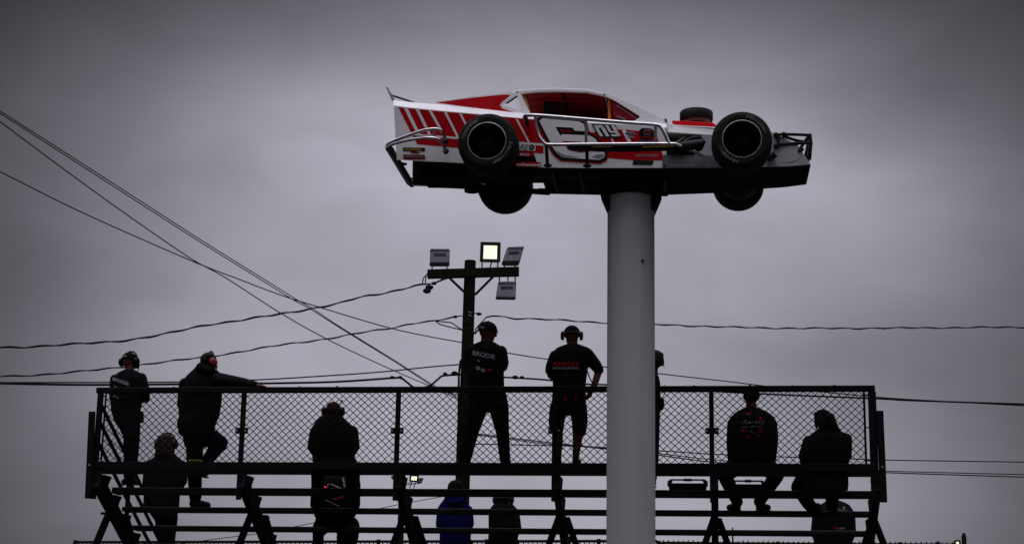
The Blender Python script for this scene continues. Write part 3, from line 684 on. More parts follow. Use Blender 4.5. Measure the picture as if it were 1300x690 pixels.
print_on(k['shirt'], [('MARROCK', ((702.5, 458.5), (735.5, 459), (735.5, 464.3), (702.5, 464)), 'printr', .15), ('MOTORSPORTS', ((702, 465.5), (735, 465.8), (735, 468.6), (702, 468.4)), 'printw', .15)], root)
print_on(k['shorts'], [(blob(11), rect(714.5, 502, 721, 509), 'printr', 0), (blob(12), rect(728, 503.5, 734, 510), 'maroon', 0), (blob(13), rect(716, 498, 719, 503), 'maroon', 0), (blob(14), rect(730, 498, 733, 504), 'maroon', 0)], root)
mb = MB(); mb.tube([pb(x, y, vv) for x, y, vv in smoothline([(743.5, 458, v-.05), (745.5, 470, v-.1), (749, 480, v-.12), (754, 488, v-.1)], 5)], .008, 6); obj('headset_cord', mb, M['plastic'], root)

# H: half hidden behind the grey column
v = .72
root, k, h = person('person with bobbed dark hair standing half hidden behind the tall grey column',
 [('loft', 'top', [(474, 818, 835, v, .08), (479, 808, 837, v, .11), (490, 802, 838.5, v, .13), (510, 803, 838.5, v, .13), (532, 803, 838, v, .14)]),
  ('limb', 'top', [(806, 486, v, 7), (803, 510, v, 6), (808, 530, v+.1, 5)]), ('limb', 'top', [(832, 486, v, 6.5), (833, 508, v+.05, 5.5), (828, 525, v+.25, 4.6)]),
  ('loft', 'bottom', [(526, 804, 838, v, .14), (545, 804, 837.5, v, .14), (553, 806, 837, v, .13)]),
  ('limb', 'bottom', [(813, 550, v, 9.5), (813, 580, v, 8), (813, 607, v, 6)]), ('limb', 'bottom', [(828, 550, v, 9.5), (828.5, 580, v, 8), (828, 607, v, 6)]),
  ('shoe', 'shoe', ((813, 612, v), (810, 613, v+.17), 4.5)), ('shoe', 'shoe', ((828, 612, v), (830, 613, v+.17), 4.5)),
  ('limb', 'waist pouch', [(840, 507, v, 3.2), (840.5, 514, v, 3.4), (839.5, 518, v, 3)])],
 (820, 617, v), dict(x=831.5, y=456, v=v, r=9.8, yaw=4, tilt=6, neck=(829, 474, v, 6), hands=(((809, 533, v+.12), (.1, .2, -1), (0, -1, 0), 1), ((826, 526, v+.28), (-.8, .4, -.2), (0, 0, 1), 1))),
 dict(top='black', bottom='black'), hair=dict(len=1.45, mat='hairdk', n=50, curl=.015, w=1.06))
mb = MB(); mb.tube([pb(x, y, v) for x, y in ((840.5, 506), (843.5, 500), (844.5, 488))], .006, 5); obj('pouch_antenna', mb, M['plastic'], root)

# I: seated man, printed back
v = .3
root, k, h = person('short haired person seated knees wide on the top board, red printed dark jacket',
 [('loft', 'top', [(517, 945, 962, v, .09), (522, 935, 974, v, .12), (529, 927, 983, v, .15), (540, 923.5, 986.5, v, .18), (553, 923, 988, v, .20), (566, 924.5, 987, v, .21), (575, 928, 981, v, .21), (583, 931, 977, v, .20), (592, 932, 976, v, .18)]),
  ('limb', 'top', [(932, 538, v, 9), (930, 562, v+.1, 8), (929, 582, v+.38, 5.5)]), ('limb', 'top', [(978, 538, v, 9), (980, 562, v+.1, 8), (980, 582, v+.38, 5.5)]),
  ('limb', 'bottom', [(941, 587, v, 12), (924, 598, v+.5, 11.5), (920, 603, v+.62, 9.5), (929, 622, v+.64, 8.6), (936, 636, v+.66, 7.4)]), ('limb', 'bottom', [(967, 587, v, 12), (981, 598, v+.5, 11.5), (986, 603, v+.62, 9.5), (973, 622, v+.64, 8.6), (964, 636, v+.66, 7.4)]),
  ('shoe', 'shoe', ((936, 642, v+.66), (926, 643.5, v+.82), 5)), ('shoe', 'shoe', ((964, 642, v+.66), (975, 643.5, v+.82), 5))],
 (954, 592, v), dict(x=953.5, y=504, v=v, r=9.9, tilt=8, neck=(953.5, 519, v, 7.4), hands=(((929, 585, v+.42), (.3, .8, -.3), (0, 0, 1), 1), ((980, 585, v+.42), (-.3, .8, -.3), (0, 0, 1), 1))),
 dict(top='black', bottom='black2'), hair=dict(len=.3, mat='hairdk', n=20, curl=.02))
print_on(k['top'], [(blob(21), rect(946, 522, 955, 527), 'maroon', 0), (blob(22), rect(962, 527.5, 969, 532.5), 'printr', 0), ('Racing', ((943, 533), (971, 532), (971, 538), (943, 539)), 'printg', .3),
  (blob(23), rect(938, 543, 949, 549), 'printr', 0), (blob(24), rect(962, 543, 969, 549), 'printr', 0), (blob(25), rect(951, 545, 956, 549), 'green', 0), (blob(26), rect(955, 546.5, 961, 550.5), 'maroon', 0),
  (blob(27), rect(945, 550.5, 953, 556.5), 'maroon', 0), (blob(28), rect(940, 535, 944, 538), 'maroon', 0), ('speedway', ((941, 540), (967, 539), (967, 542), (941, 543)), 'printg', 0), (blob(29), rect(960, 551, 967, 555), 'maroon', 0)], root)

# J: long haired, seated at right end
v = .33
root, k, h = person('person with long dark hair hunched on the top board at the right end',
 [('loft', 'coat', [(546, 1036, 1066, v, .10), (550, 1030, 1074, v, .13), (556, 1025, 1079.5, v, .16), (566, 1019.5, 1081.5, v, .18), (576, 1016, 1081, v, .2), (586, 1015, 1077.5, v, .2), (592, 1019, 1077, v, .18)]),
  ('loft', 'coat', [(588, 1021, 1077.5, .10, .05), (598, 1021, 1077, .065, .028), (610, 1020, 1077, .06, .028), (622, 1021, 1077, .06, .03)]),
  ('limb', 'coat', [(1027, 560, v, 8), (1021, 579, v+.12, 7.5), (1030, 590, v+.4, 5)]), ('limb', 'coat', [(1074, 557, v, 8), (1074, 577, v+.1, 7.5), (1062, 588, v+.4, 5)]),
  ('limb', 'bottom', [(1038, 593, v, 13), (1020, 609, v+.45, 11), (1014, 618, v+.6, 10), (1026, 638, v+.62, 8.5), (1036, 650, v+.66, 7)]), ('limb', 'bottom', [(1062, 593, v, 13), (1058, 608, v+.5, 11), (1056, 640, v+.62, 8)]),
  ('shoe', 'shoe', ((1038, 646, v+.66), (1032, 646, v+.82), 5)), ('shoe', 'shoe', ((1057, 646, v+.66), (1060, 646, v+.82), 5))],
 (1048, 592, v), dict(x=1044.5, y=531.5, v=v, r=10, yaw=-22, tilt=10, neck=(1046, 547, v, 7), hands=(((1032, 592, v+.44), (.6, .7, -.2), (0, 0, 1), 1), ((1060, 591, v+.44), (-.6, .7, -.2), (0, 0, 1), 1))),
 dict(coat='black', bottom='black2'), cap=dict(kind='beanie', mat='black', k=.98, low=.1), hair=dict(len=1.9, mat='hairdk', n=90, curl=.05, w=.98))
mb = MB(); mb.limb([(pb(1053, 530, v-.06), .07), (pb(1058, 540, v-.08), .055), (pb(1063, 545.5, v-.06), .035), (pb(1066, 545.5, v-.05), .02)]); link('ponytail', remesh(mb, .01, 3), M['hairdk'], root)

# K: hunched, low on the right
v = 2.1
root, k, h = person('person in a dark printed jacket hunched on a lower row at the right end',
 [('loft', 'top', [(636, 1048, 1070, v, .10), (640, 1041, 1078, v, .15), (647, 1035, 1083, v, .19), (658, 1031.5, 1085, v, .22), (670, 1031.5, 1085, v, .22), (682, 1034, 1083, v, .21), (696, 1036, 1081, v, .2)]),
  ('limb', 'top', [(1038, 655, v, 7), (1036, 675, v+.1, 7), (1042, 694, v+.35, 5)]), ('limb', 'top', [(1079, 655, v, 7), (1080, 675, v+.1, 7), (1074, 694, v+.35, 5)]),
  ('limb', 'bottom', [(1047, 694, v, 12), (1045, 704, v+.45, 9), (1046, 745, v+.5, 6.5)]), ('limb', 'bottom', [(1070, 694, v, 12), (1072, 704, v+.45, 9), (1071, 745, v+.5, 6.5)]),
  ('shoe', 'shoe', ((1046, 752, v+.5), (1044, 752, v+.66), 5)), ('shoe', 'shoe', ((1071, 752, v+.5), (1073, 752, v+.66), 5))],
 (1058, 702, v), dict(x=1056, y=627, v=v+.12, r=9.4, tilt=25, neck=(1057, 640, v+.05, 7), hands=(((1044, 696, v+.4), (.3, .8, -.3), (0, 0, 1), 1), ((1072, 696, v+.4), (-.3, .8, -.3), (0, 0, 1), 1))),
 dict(top='black2', bottom='black'), hair=dict(len=.5, mat='hairdk', n=30))
print_on(k['top'], [('SPEEDWAY', ((1056, 645), (1076, 646), (1076, 649), (1056, 648)), 'printg', 0), (blob(31), rect(1069, 642, 1074, 646), 'printg', 0), (blob(32), rect(1057, 667, 1066, 672), 'maroon', 0), (blob(33), rect(1064, 668, 1074, 671.5), 'printg', 0)], root)

# L: blue hooded top
v = 1.95
root, k, h = person('person in a royal blue hooded top and dark cap seated low beside the wooden pole',
 [('loft', 'top', [(628, 567, 590, v, .10), (633, 563.5, 592, v, .13), (640, 558, 594.5, v, .15), (650, 555, 598, v, .17), (661, 554.8, 600, v, .18), (671, 557.5, 599, v, .19), (681, 558, 598, v, .19), (692, 557, 598, v, .18)]),
  ('limb', 'top', [(561, 647, v, 6.5), (559, 665, v+.1, 6), (567, 684, v+.35, 5)]), ('limb', 'top', [(594, 647, v, 6.5), (596, 664, v+.1, 6), (588, 684, v+.35, 5)]),
  ('limb', 'hood', [(569, 629, v-.12, 5.5), (578, 632, v-.15, 5.5), (588, 629, v-.1, 5.5)]), ('limb', 'hood', [(571, 635, v-.16, 4), (578, 638, v-.18, 4.5), (586, 635, v-.16, 4)]),
  ('limb', 'bottom', [(569, 690, v, 12), (567, 700, v+.45, 9), (568, 740, v+.5, 6.5)]), ('limb', 'bottom', [(588, 690, v, 12), (590, 700, v+.45, 9), (589, 740, v+.5, 6.5)]),
  ('shoe', 'shoe', ((568, 747, v+.5), (566, 747, v+.66), 5)), ('shoe', 'shoe', ((589, 747, v+.5), (591, 747, v+.66), 5))],
 (578, 698, v), dict(x=578, y=621, v=v, r=9.6, tilt=8, neck=(578, 634, v, 6.5), hands=(((568, 686, v+.4), (.3, .8, -.3), (0, 0, 1), 1), ((587, 686, v+.4), (-.3, .8, -.3), (0, 0, 1), 1))),
 dict(top='bluec', hood='bluec', bottom='black'), cap=dict(kind='cap', k=1.0))
# M: patterned hat
root, k, h = person('person in black top and red hat seated low, right of the blue hooded top',
 [('loft', 'top', [(638, 629, 648, v, .10), (641, 625, 653, v, .12), (647, 620.5, 658.5, v, .14), (658, 621, 660.5, v, .16), (670, 621.5, 662.5, v, .17), (680, 619.5, 658, v, .17), (692, 620, 657, v, .17)]),
  ('limb', 'top', [(626, 652, v, 6), (626, 668, v+.1, 6), (632, 686, v+.35, 5)]), ('limb', 'top', [(654, 652, v, 6), (656, 668, v+.1, 6), (649, 686, v+.35, 5)]),
  ('limb', 'bottom', [(631, 690, v, 11.5), (629, 700, v+.45, 9), (630, 740, v+.5, 6.5)]), ('limb', 'bottom', [(648, 690, v, 11.5), (650, 700, v+.45, 9), (649, 740, v+.5, 6.5)]),
  ('shoe', 'shoe', ((630, 747, v+.5), (628, 747, v+.66), 5)), ('shoe', 'shoe', ((649, 747, v+.5), (651, 747, v+.66), 5))],
 (639, 698, v), dict(x=639, y=633.5, v=v, r=9.0, yaw=10, tilt=8, neck=(639, 641, v, 6.5), hands=(((633, 688, v+.4), (.3, .8, -.3), (0, 0, 1), 1), ((648, 688, v+.4), (-.3, .8, -.3), (0, 0, 1), 1))),
 dict(top='black', bottom='black'), cap=dict(kind='beanie', mat='hatred', k=1.0, low=.5), headset=dict(k=1.08, over=0, mic=1))

# ------------------------------------------------------------------ race car on its column
CYAW = R(6.6)
cxh = V((math.cos(CYAW), -math.sin(CYAW), 0)); cyv = V((math.sin(CYAW), math.cos(CYAW), 0))
YW = -.98                                                   # outer face of near tyres
C0 = at(780, 177, 17.55)                                    # on the near tyre plane
W1 = on_plane(618, 178.5, C0, cyv); W2 = on_plane(942, 176, C0, cyv)
cx_ = (W2-W1).normalized(); cz_ = cx_.cross(cyv).normalized()
CO = W1.lerp(W2, .5) - cyv*YW                               # car origin: mid wheelbase, centreline, axle height
print('wheelbase', (W2-W1).length, 'px/m', 1/mpp(W1), 'axle z', CO.z)
def cp(px, py, y): return on_plane(px, py, CO+cyv*y, cyv)
def mir(p): return p - cyv*(2*(p-CO).dot(cyv))
SN = (cyv*math.cos(R(11)) + cz_*math.sin(R(11))).normalized()  # side panel plane leans in towards the bottom
SO = cp(700, 152, -.62)
def sp(px, py, off=0): return on_plane(px, py, SO-SN*off, SN)
car_base = CO - cz_*.38
car = thing('race_car', car_base, 'red and white open wheel race car mounted on top of the grey column', 'race car')

def slab(poly, y0, y1): return [cp(x, y, y0) for x, y in poly], [cp(x, y, y0)+cyv*(y1-y0) for x, y in poly]
# body shell: sections along the car
stn = [((499, 127.5), (500, 134), (503.5, 203)), ((525, 130), (525, 137), (525, 204)), ((560, 133), (560, 140.5), (560, 205.5)), ((599, 137), (599, 144), (599, 207.5)),
       ((606, 137.6), (606, 144.6), (606, 190)), ((640, 141.3), (640, 148), (640, 190)), ((676, 145), (676, 151), (676, 190)), ((684, 145.8), (684, 151.6), (684, 212.3)), ((730, 149.3), (730, 154.3), (730, 213)),
       ((769, 152), (769, 157), (769, 213)), ((800, 153.3), (800, 158.5), (800, 213)), ((846, 157), (846, 162), (846, 213))]
m = MB(); rings = []
for t, b, lo in stn:
    T, Bt, Lo = cp(*t, -.565), sp(*b), sp(*lo)
    rings.append([Lo, Bt, T, mir(T), mir(Bt), mir(Lo)])
m.loft(rings)
m.f = [f for f in m.f if f not in ((5, 0, 6, 11), tuple(range(6))[::-1])]
body = obj('body', m, M['white'], car)
# black floor under the shell
m = MB()
for i in range(len(stn)-1):
    if i in (0, 3, 6): continue
    a, b = sp(*stn[i][2])+cyv*.01, sp(*stn[i+1][2])+cyv*.01
    dz = -cz_*.004
    A = [a+dz, b+dz, mir(b)+dz, mir(a)+dz]; m.prism(A, [p-cz_*.012 for p in A])
obj('floor_pan', m, M['under'], car)
m = MB(); A = [sp(x, y, -.012) for x, y in ((501, 136), (526, 138), (526, 203), (504.5, 202))]
for q in (A, [mir(p) for p in A]): m.prism(q, [p+(CO-p).dot(cyv)*cyv*.01 for p in q])
T = [cp(501, 129, -.55), cp(526, 131.5, -.55)]; q = [T[0], T[1], mir(T[1]), mir(T[0])]; m.prism([p-cz_*.01 for p in q], [p-cz_*.02 for p in q])
q = [sp(526, 138, -.014), sp(526, 203.5, -.014)]; q = [q[0], q[1], mir(q[1]), mir(q[0])]; m.prism(q, [p+cx_*.012 for p in q])
obj('tail_shade_liner', m, M['under'], car)  # black sheets added inside the open tail to stand in for its shade
def decal(name, poly, off, mt, parent, th=.0015):
    m = MB(); m.prism([sp(x, y, off) for x, y in poly], [sp(x, y, off-th) for x, y in poly]); return obj(name, m, M[mt], parent)
def car_text(name, s, quad, off, mt, parent, shear=0):
    tv, tf = text2d(s, shear); vs = []
    for a, b in tv:
        x = (quad[3][0]*(1-a)+quad[2][0]*a)*(1-b)+(quad[0][0]*(1-a)+quad[1][0]*a)*b
        y = (quad[3][1]*(1-a)+quad[2][1]*a)*(1-b)+(quad[0][1]*(1-a)+quad[1][1]*a)*b
        vs.append(sp(x, y, off))
    m = MB(); m.add(vs, tf); return obj(name, m, M[mt], parent)
# livery
decal('red_livery', [(505.5, 136.2), (560, 141.6), (606, 145.6), (690, 153), (690, 195), (640, 190.8), (580, 187.5), (529.6, 183)], .002, 'red', body)
for q in ([(512.7, 137), (517.6, 137.5), (533.5, 170), (529, 170)], [(527.5, 138.5), (532, 139), (548, 172), (544, 172)], [(544, 140), (548, 140.5), (566.5, 174), (563, 174)], [(563.5, 142), (567, 142.4), (583.5, 175.5), (580.5, 175.5)],
          [(583, 144), (586, 144.3), (602, 177), (599.5, 177)], [(654.5, 151), (657.2, 151.2), (673.5, 182), (671, 182)], [(525, 169.5), (600, 175.6), (690, 182.2), (690, 185), (600, 178.2), (526, 171.8)]):
    decal('white_stripe', q, .004, 'white', body)
decal('red_livery', [(752, 168), (790, 163.8), (812, 166.5), (833, 169), (841, 196), (841, 203.5), (805, 203.5), (765, 200), (760, 185)], .002, 'red', body)
decal('white_stripe', [(789, 164.5), (794, 164.2), (802, 181.5), (797.5, 181.5)], .004, 'white', body)
decal('white_stripe', [(775, 175), (777.5, 175), (781, 184), (778.5, 184)], .004, 'white', body)
six = [(684.6, 153.5), (688.7, 150.2), (735.7, 154.3), (741, 157.5), (743, 166.7), (730, 166), (726.4, 162), (705, 161), (711.3, 172.5), (713.6, 170.4), (748.4, 172), (755.4, 176), (761, 183), (768, 195.7), (766.4, 200.3), (761, 203), (713.6, 199.7), (706.7, 194.5), (701.5, 186.4)]
decal('numeral_border', offset_poly(six, 5.0), .006, 'red', body)
decal('numeral_border', offset_poly(six, 3.4), .008, 'blackp', body)
decal('numeral', six, .010, 'white', body)
cnt = [(716, 180), (737, 180.8), (747, 186), (750, 191), (737, 192.5), (722, 189.5)]
decal('numeral_counter', offset_poly(cnt, 1.0), .012, 'red', body); decal('numeral_counter', cnt, .014, 'blackp', body)
decal('numeral_shade', [(705, 191), (718, 197), (736, 199.3), (714, 199.2), (708, 195)], .0125, 'grey', body); decal('numeral_shade', [(751, 199), (759, 196), (766.5, 196), (765.5, 199.5), (760, 201.5)], .0125, 'grey', body)
decal('emblem_back', [(750.5, 157.3), (781, 158.3), (790.5, 175), (761.5, 174)], .012, 'blackp', body)
sl_ = lambda x, y: (x+(y-159)*.60, y)
for q in ([(753.5, 159), (757.5, 159), (757.5, 173), (753.5, 173)], [(761, 160.5), (765.5, 160.5), (765.5, 173), (761, 173)], [(753.5, 159), (764, 159), (765.5, 160.5), (765.5, 162), (753.5, 162)],
          [(768, 159), (772, 159), (772, 167.5), (768, 167.5)], [(775.5, 159), (780, 159), (780, 173), (775.5, 173)], [(768, 166.4), (780, 166.4), (780, 168.6), (769.5, 168.6)], [(768.5, 170.6), (780, 170.6), (780, 173), (768.5, 173)]):
    decal('emblem_letters', [sl_(*p) for p in q], .014, 'white', body)
decal('badge', [(815, 162.5), (827, 163), (831, 167), (829, 174), (825, 177), (815, 176.5), (811, 172), (811.5, 165.5)], .005, 'blackp', body)
decal('badge_stripe', [(816, 166.8), (828, 167.3), (828, 168.6), (816, 168.1)], .007, 'red', body); car_text('badge_text', 'SERIES', ((817, 164), (827, 164.4), (827, 166.3), (817, 165.9)), .007, 'printw', body)
car_text('badge_text', 'TOUR', ((817, 169.5), (826, 169.8), (826, 171.8), (817, 171.5)), .007, 'printw', body); decal('badge_stripe', [(815, 173), (826, 173.4), (825, 174.8), (816, 174.4)], .007, 'red', body)
decal('oval_badge', [(793, 169.5), (797, 167), (804, 167), (808, 169.8), (804, 172), (797, 172)], .005, 'printw', body); decal('oval_badge', [(795, 169), (806, 169.4), (806, 170.8), (795, 170.4)], .007, 'blue', body)
decal('oval_badge', [(795.5, 173.6), (799, 173), (805.5, 173.4), (806, 174.8), (799, 175.2), (796, 174.8)], .005, 'printw', body)
decal('sponsor_panel', [(810, 177.6), (829, 178), (830, 181.6), (809, 181.6)], .005, 'blue', body)
decal('sponsor_panel', [(659.5, 182), (678, 183), (680, 186), (679.5, 191.5), (659, 190.8)], .005, 'white', body)
car_text('sponsor_text', 'RE', ((660.5, 183), (671.3, 183.7), (670.8, 190.6), (659.6, 190)), .007, 'blackp', body, .25)
def ringdec(cx, cy, r0, r1, off, mt):
    n = 20; m = MB(); vs = []
    for r_ in (r0, r1): vs += [sp(cx+r_*math.cos(2*math.pi*i/n), cy+r_*math.sin(2*math.pi*i/n), off) for i in range(n)]
    m.add(vs, [(i, (i+1) % n, n+(i+1) % n, n+i) for i in range(n)]); return obj('sponsor_emblem', m, M[mt], body)
ringdec(675, 187, 1.9, 3.7, .007, 'blackp'); decal('sponsor_emblem', [(673, 189.3), (676.2, 184.8), (677.2, 185.4), (674, 190)], .009, 'blackp', body)
decal('sponsor_panel', [(658, 193.3), (677, 194), (677, 198.5), (658, 197.8)], .005, 'red', body); car_text('sponsor_text', 'PCS', ((660, 194.3), (672, 194.8), (672, 198), (660, 197.5)), .007, 'white', body, .2)
car_text('sponsor_text', 'Racing', ((658, 199), (677, 199.6), (677, 203.8), (658, 203.2)), .007, 'blackp', body)
decal('sponsor_panel', [(653.5, 206.5), (671, 205.2), (687, 205.8), (687, 211.5), (655, 211.3)], .005, 'red', body); car_text('sponsor_text', 'wilwood', ((655, 206.6), (686, 206.8), (685.8, 211), (655, 210.8)), .007, 'white', body)
decal('sponsor_panel', [(511.5, 187), (539.5, 187.6), (539.5, 192), (511.5, 191.6)], .005, 'blackp', body); car_text('sponsor_text', 'CHASSIS', ((513, 188.2), (535, 188.5), (535, 190.8), (513, 190.6)), .007, 'yellow', body)
decal('sponsor_panel', [(521, 191.5), (528, 191.7), (534, 194.6), (522, 194.4)], .005, 'maroon', body)
decal('sponsor_panel', [(512, 196), (539, 196.4), (540, 202.4), (512, 202)], .005, 'maroon', body); car_text('sponsor_text', 'STEERING', ((513.5, 197), (537, 197.5), (537, 200), (513.5, 199.6)), .007, 'printw', body)
decal('sponsor_panel', [(804, 203.6), (830, 204), (828, 209.6), (803, 209)], .005, 'blackp', body); car_text('sponsor_text', 'Speed', ((808, 204.8), (825, 205), (825, 208), (808, 207.8)), .007, 'green', body)
car_text('sponsor_text', 'HOOSIER', ((806, 195.6), (836, 195.2), (836, 198.6), (806, 199)), .005, 'printw', body, .3)
# greenhouse
HW = .52
roof = [(648, 117.3), (657, 114.3), (680, 112.6), (709, 111.4), (745, 113), (768, 118.3), (770, 122.5), (745, 117.2), (709, 116), (680, 116.8), (660, 119)]
m = MB(); m.prism(*slab(roof, -HW, HW)); rf = obj('roof', m, M['white'], car, bevel=.01)
m = MB(); m.prism(*slab([(662, 119.2), (680, 117.2), (709, 116.3), (745, 117.6), (768, 123), (768, 124.3), (745, 119), (709, 117.6), (680, 118.6), (662, 120.6)], -HW+.03, HW-.03)); obj('headliner', m, M['redin'], rf)
for q in ((657, 117), (767, 120.3)):
    m = MB(); p = cp(*q, -HW); m.tube([p-cyv*.006, p+cyv*.004], .009, 8); obj('roof_bolt', m, M['blackp'], rf)
def side_plates(name, poly, y, th, mt, parent=car):
    for sg in (0, 1):
        A = [cp(x, yy, y) for x, yy in poly]; Bp = [p+cyv*th for p in A]
        if sg: A = [mir(p) for p in A]; Bp = [mir(p) for p in Bp]
        m = MB(); m.prism(A, Bp); o = obj(name, m, M[mt], parent)
        if not sg: first = o
    return first
# rear sail panels round a triangular quarter opening
side_plates('sail_panel', [(548, 130), (600, 122.5), (649, 117), (656, 119), (641, 130.5), (638, 133.5), (641, 136.5), (672, 145), (660, 144), (600, 137.5)], -HW-.012, .02, 'white')
side_plates('sail_panel', [(656, 119), (661, 119), (673, 143), (673, 145.5), (641, 136.5), (641.5, 134.5), (663.5, 142)], -HW-.012, .02, 'white')
side_plates('sail_livery', [(554, 130.2), (600, 124), (640, 120), (648, 120.6), (637, 129.5), (634.5, 133.5), (638, 137.8), (655, 143.4), (600, 136.2)], -HW-.016, .003, 'red')
side_plates('quarter_trim', [(642, 130.8), (656, 121), (657, 123), (644, 132)], -HW-.018, .004, 'blackp')
# windscreen pillars with their quarter panel, rails and seat
side_plates('windscreen_pillar', [(766, 118), (800, 131.5), (845, 152.5), (843, 158), (800, 154.5), (807, 152.5), (812.5, 149), (811, 146.5), (781, 128), (770, 122.5)], -HW-.012, .02, 'white')
side_plates('quarter_glass', [(776, 126), (781, 128), (811, 146.5), (812.5, 149), (807, 152.8), (779, 150.5)], -HW+.004, .006, 'maroon')
m = MB()
for i in range(7):
    a = (783+3.6*i, 133.6+2.4*i); p, q = cp(a[0], a[1], -HW-.002), cp(a[0]+3.0, a[1]+3.2-i*.12, -HW-.002); m.bar(p, q, .004, .011)
m.bar(cp(790, 134.2, -HW-.002), cp(809, 146.4, -HW-.002), .004, .009); m.bar(cp(783, 147, -HW-.002), cp(794, 151.6, -HW-.002), .004, .016)
obj('quarter_lettering', m, M['printg'], car)
m = MB(); m.tube([cp(774, 124, -.45), cp(774, 152, -.45)], .022, 10); obj('cage_tube', m, M['orange'], car, smooth=True)
m = MB(); m.tube([cp(664, 119, -.45), cp(672, 146, -.45)], .026, 10); obj('cage_tube', m, M['orange'], car, smooth=True)
for y in (-.28, 0, .42):
    m = MB(); m.tube([cp(672, 119.5, -.45)+cyv*(y+.45), cp(766, 122.5, -.45)+cyv*(y+.45)], .022, 8); obj('cage_tube', m, M['maroon'], car, smooth=True)
for x in (668, 715, 768):
    m = MB(); y_ = 119.5 if x < 760 else 123; m.tube([cp(x, y_, -.45), cp(x, y_, -.45)+cyv*.9], .022, 8); obj('cage_tube', m, M['blackp'], car, smooth=True)
m = MB(); m.tube([cp(670, 119.5, -.45)+cyv*.9, cp(676, 150, -.45)+cyv*.9], .022, 8); m.tube([cp(770, 123, -.45)+cyv*.9, cp(774, 152, -.45)+cyv*.9], .022, 8); obj('cage_tube', m, M['maroon'], car, smooth=True)
m = MB(); m.prism(*slab([(690, 126), (703, 125), (712, 150), (690, 149)], -.25, .18)); obj('seat', m, M['blackp'], car, bevel=.02)
side_plates('inner_panel', [(676, 132), (766, 137), (769, 152), (676, 145.5)], -HW+.06, .008, 'redin') if False else None
m = MB(); A = [mir(cp(x, y, -HW+.02)) for x, y in ((664, 116), (766, 119), (772, 154), (672, 147))]; m.prism(A, [p-cyv*.01 for p in A]); obj('far_window_net', m, M['redin'], car)
m = MB(); A = [cp(769, 120.5, -HW+.02), cp(842, 152.5, -HW+.02)]; m.prism([A[0], A[1], mir(A[1]), mir(A[0])], [p-cz_*.01 for p in (A[0], A[1], mir(A[1]), mir(A[0]))]); obj('windscreen', m, M['blackp'], car)
# spoiler
m = MB(); A = [cp(490.2, 110.6, -.5), cp(492, 110.3, -.5), cp(500, 127.8, -.5), cp(498.5, 129, -.5)]; m.prism(A, [mir(p) for p in A]); spl = obj('spoiler', m, M['grey'], car)
m = MB(); m.prism(*slab([(490, 111), (500, 122), (500.5, 130), (497.5, 128)], -.53, -.515)); obj('spoiler_end_plate', m, M['grey'], spl)
for y in (-.45, 0, .45):
    m = MB(); m.tube([cp(497, 121, -.45)+cyv*(y+.45), cp(511, 125.5, -.45)+cyv*(y+.45), cp(526, 130.5, -.45)+cyv*(y+.45)], .012, 8); obj('spoiler_brace', m, M['blackp'], spl, smooth=True)
# rear bumper
def ctube(name, pts, y, r, mt, parent=car, both=False, n=5):
    P_ = [cp(*(q[:2]), q[2] if len(q) > 2 else y) for q in pts]
    P_ = [V(p) for p in smoothline(P_, n)] if n > 1 else P_
    m = MB(); m.tube(P_, r, 10); o = obj(name, m, M[mt], parent, smooth=True)
    if both:
        m = MB(); m.tube([mir(p) for p in P_], r, 10); obj(name, m, M[mt], parent, smooth=True)
    return o
ctube('rear_nerf_bar', [(491, 185, -.70), (497, 180, -.72), (515, 173, -.74), (535, 166.2, -.76), (548, 163.8, -.76), (558, 164.5, -.75), (562, 169, -.72), (566, 178, -.64)], -.7, .019, 'chrome', both=True)
ctube('rear_nerf_bar', [(491, 187.5, -.70), (500, 182.5, -.72), (520, 177.5, -.74), (540, 175, -.76), (554, 175.8, -.76), (560, 180, -.73), (566, 192, -.64)], -.7, .019, 'chrome', both=True)
ctube('rear_nerf_bar', [(551, 164.5, -.76), (551, 175, -.76)], -.76, .016, 'chrome', both=True, n=1)
for q in ((566, 179, -.635), (566, 192, -.625)):
    m = MB(); p = cp(*q); m.ball(p, (.035, .02, .035), (cx_, cyv, cz_)); obj('clamp_foot', m, M['blackp'], car, smooth=True)
m = MB(); A = [cp(x, y, -.71) for x, y in ((489, 184.5), (493, 183), (499, 186.5), (500, 193), (496, 194.5), (489, 189.5))]; m.prism(A, [mir(p) for p in A]); obj('rear_bumper', m, M['blackp'], car, bevel=.01)
ctube('rear_bumper_tube', [(503, 203, .3), (509, 207, .45), (516, 208.5, .5)], .4, .018, 'blackp')
# under-car pieces: fuel cell, rear axle, suspension arms, far rails
m = MB(); A = [cp(x, y, -.3) for x, y in ((533, 196), (596, 196), (600, 217), (590, 221), (533, 221))]; m.prism(A, [mir(p) for p in A]); obj('fuel_cell', m, M['under'], car, bevel=.02)
m = MB(); m.tube([W1+cyv*.1, W1+cyv*(-2*YW-.1)], .055, 12); ax_ = obj('rear_axle', m, M['under'], car, smooth=True)
m = MB(); m.ball(CO+(W1-CO).dot(cx_)*cx_, .15); obj('differential', m, M['under'], ax_, smooth=True)
m = MB(); A = [cp(x, y, -.2) for x, y in ((600, 214), (690, 214), (690, 220), (600, 220))]; m.prism(A, [mir(p) for p in A]); obj('frame_rail', m, M['under'], car)
m = MB(); m.tube([cp(596, 196, -.3), cp(625, 200, -.36), cp(690, 204, -.36)], .04, 8); m.tube([mir(p) for p in (cp(596, 196, -.3), cp(625, 200, -.36), cp(690, 204, -.36))], .04, 8); obj('frame_rail', m, M['under'], car, smooth=True)
m = MB(); m.tube([W2+cyv*.15, W2+cyv*(-2*YW-.15)], .05, 12); obj('front_axle', m, M['under'], car, smooth=True)
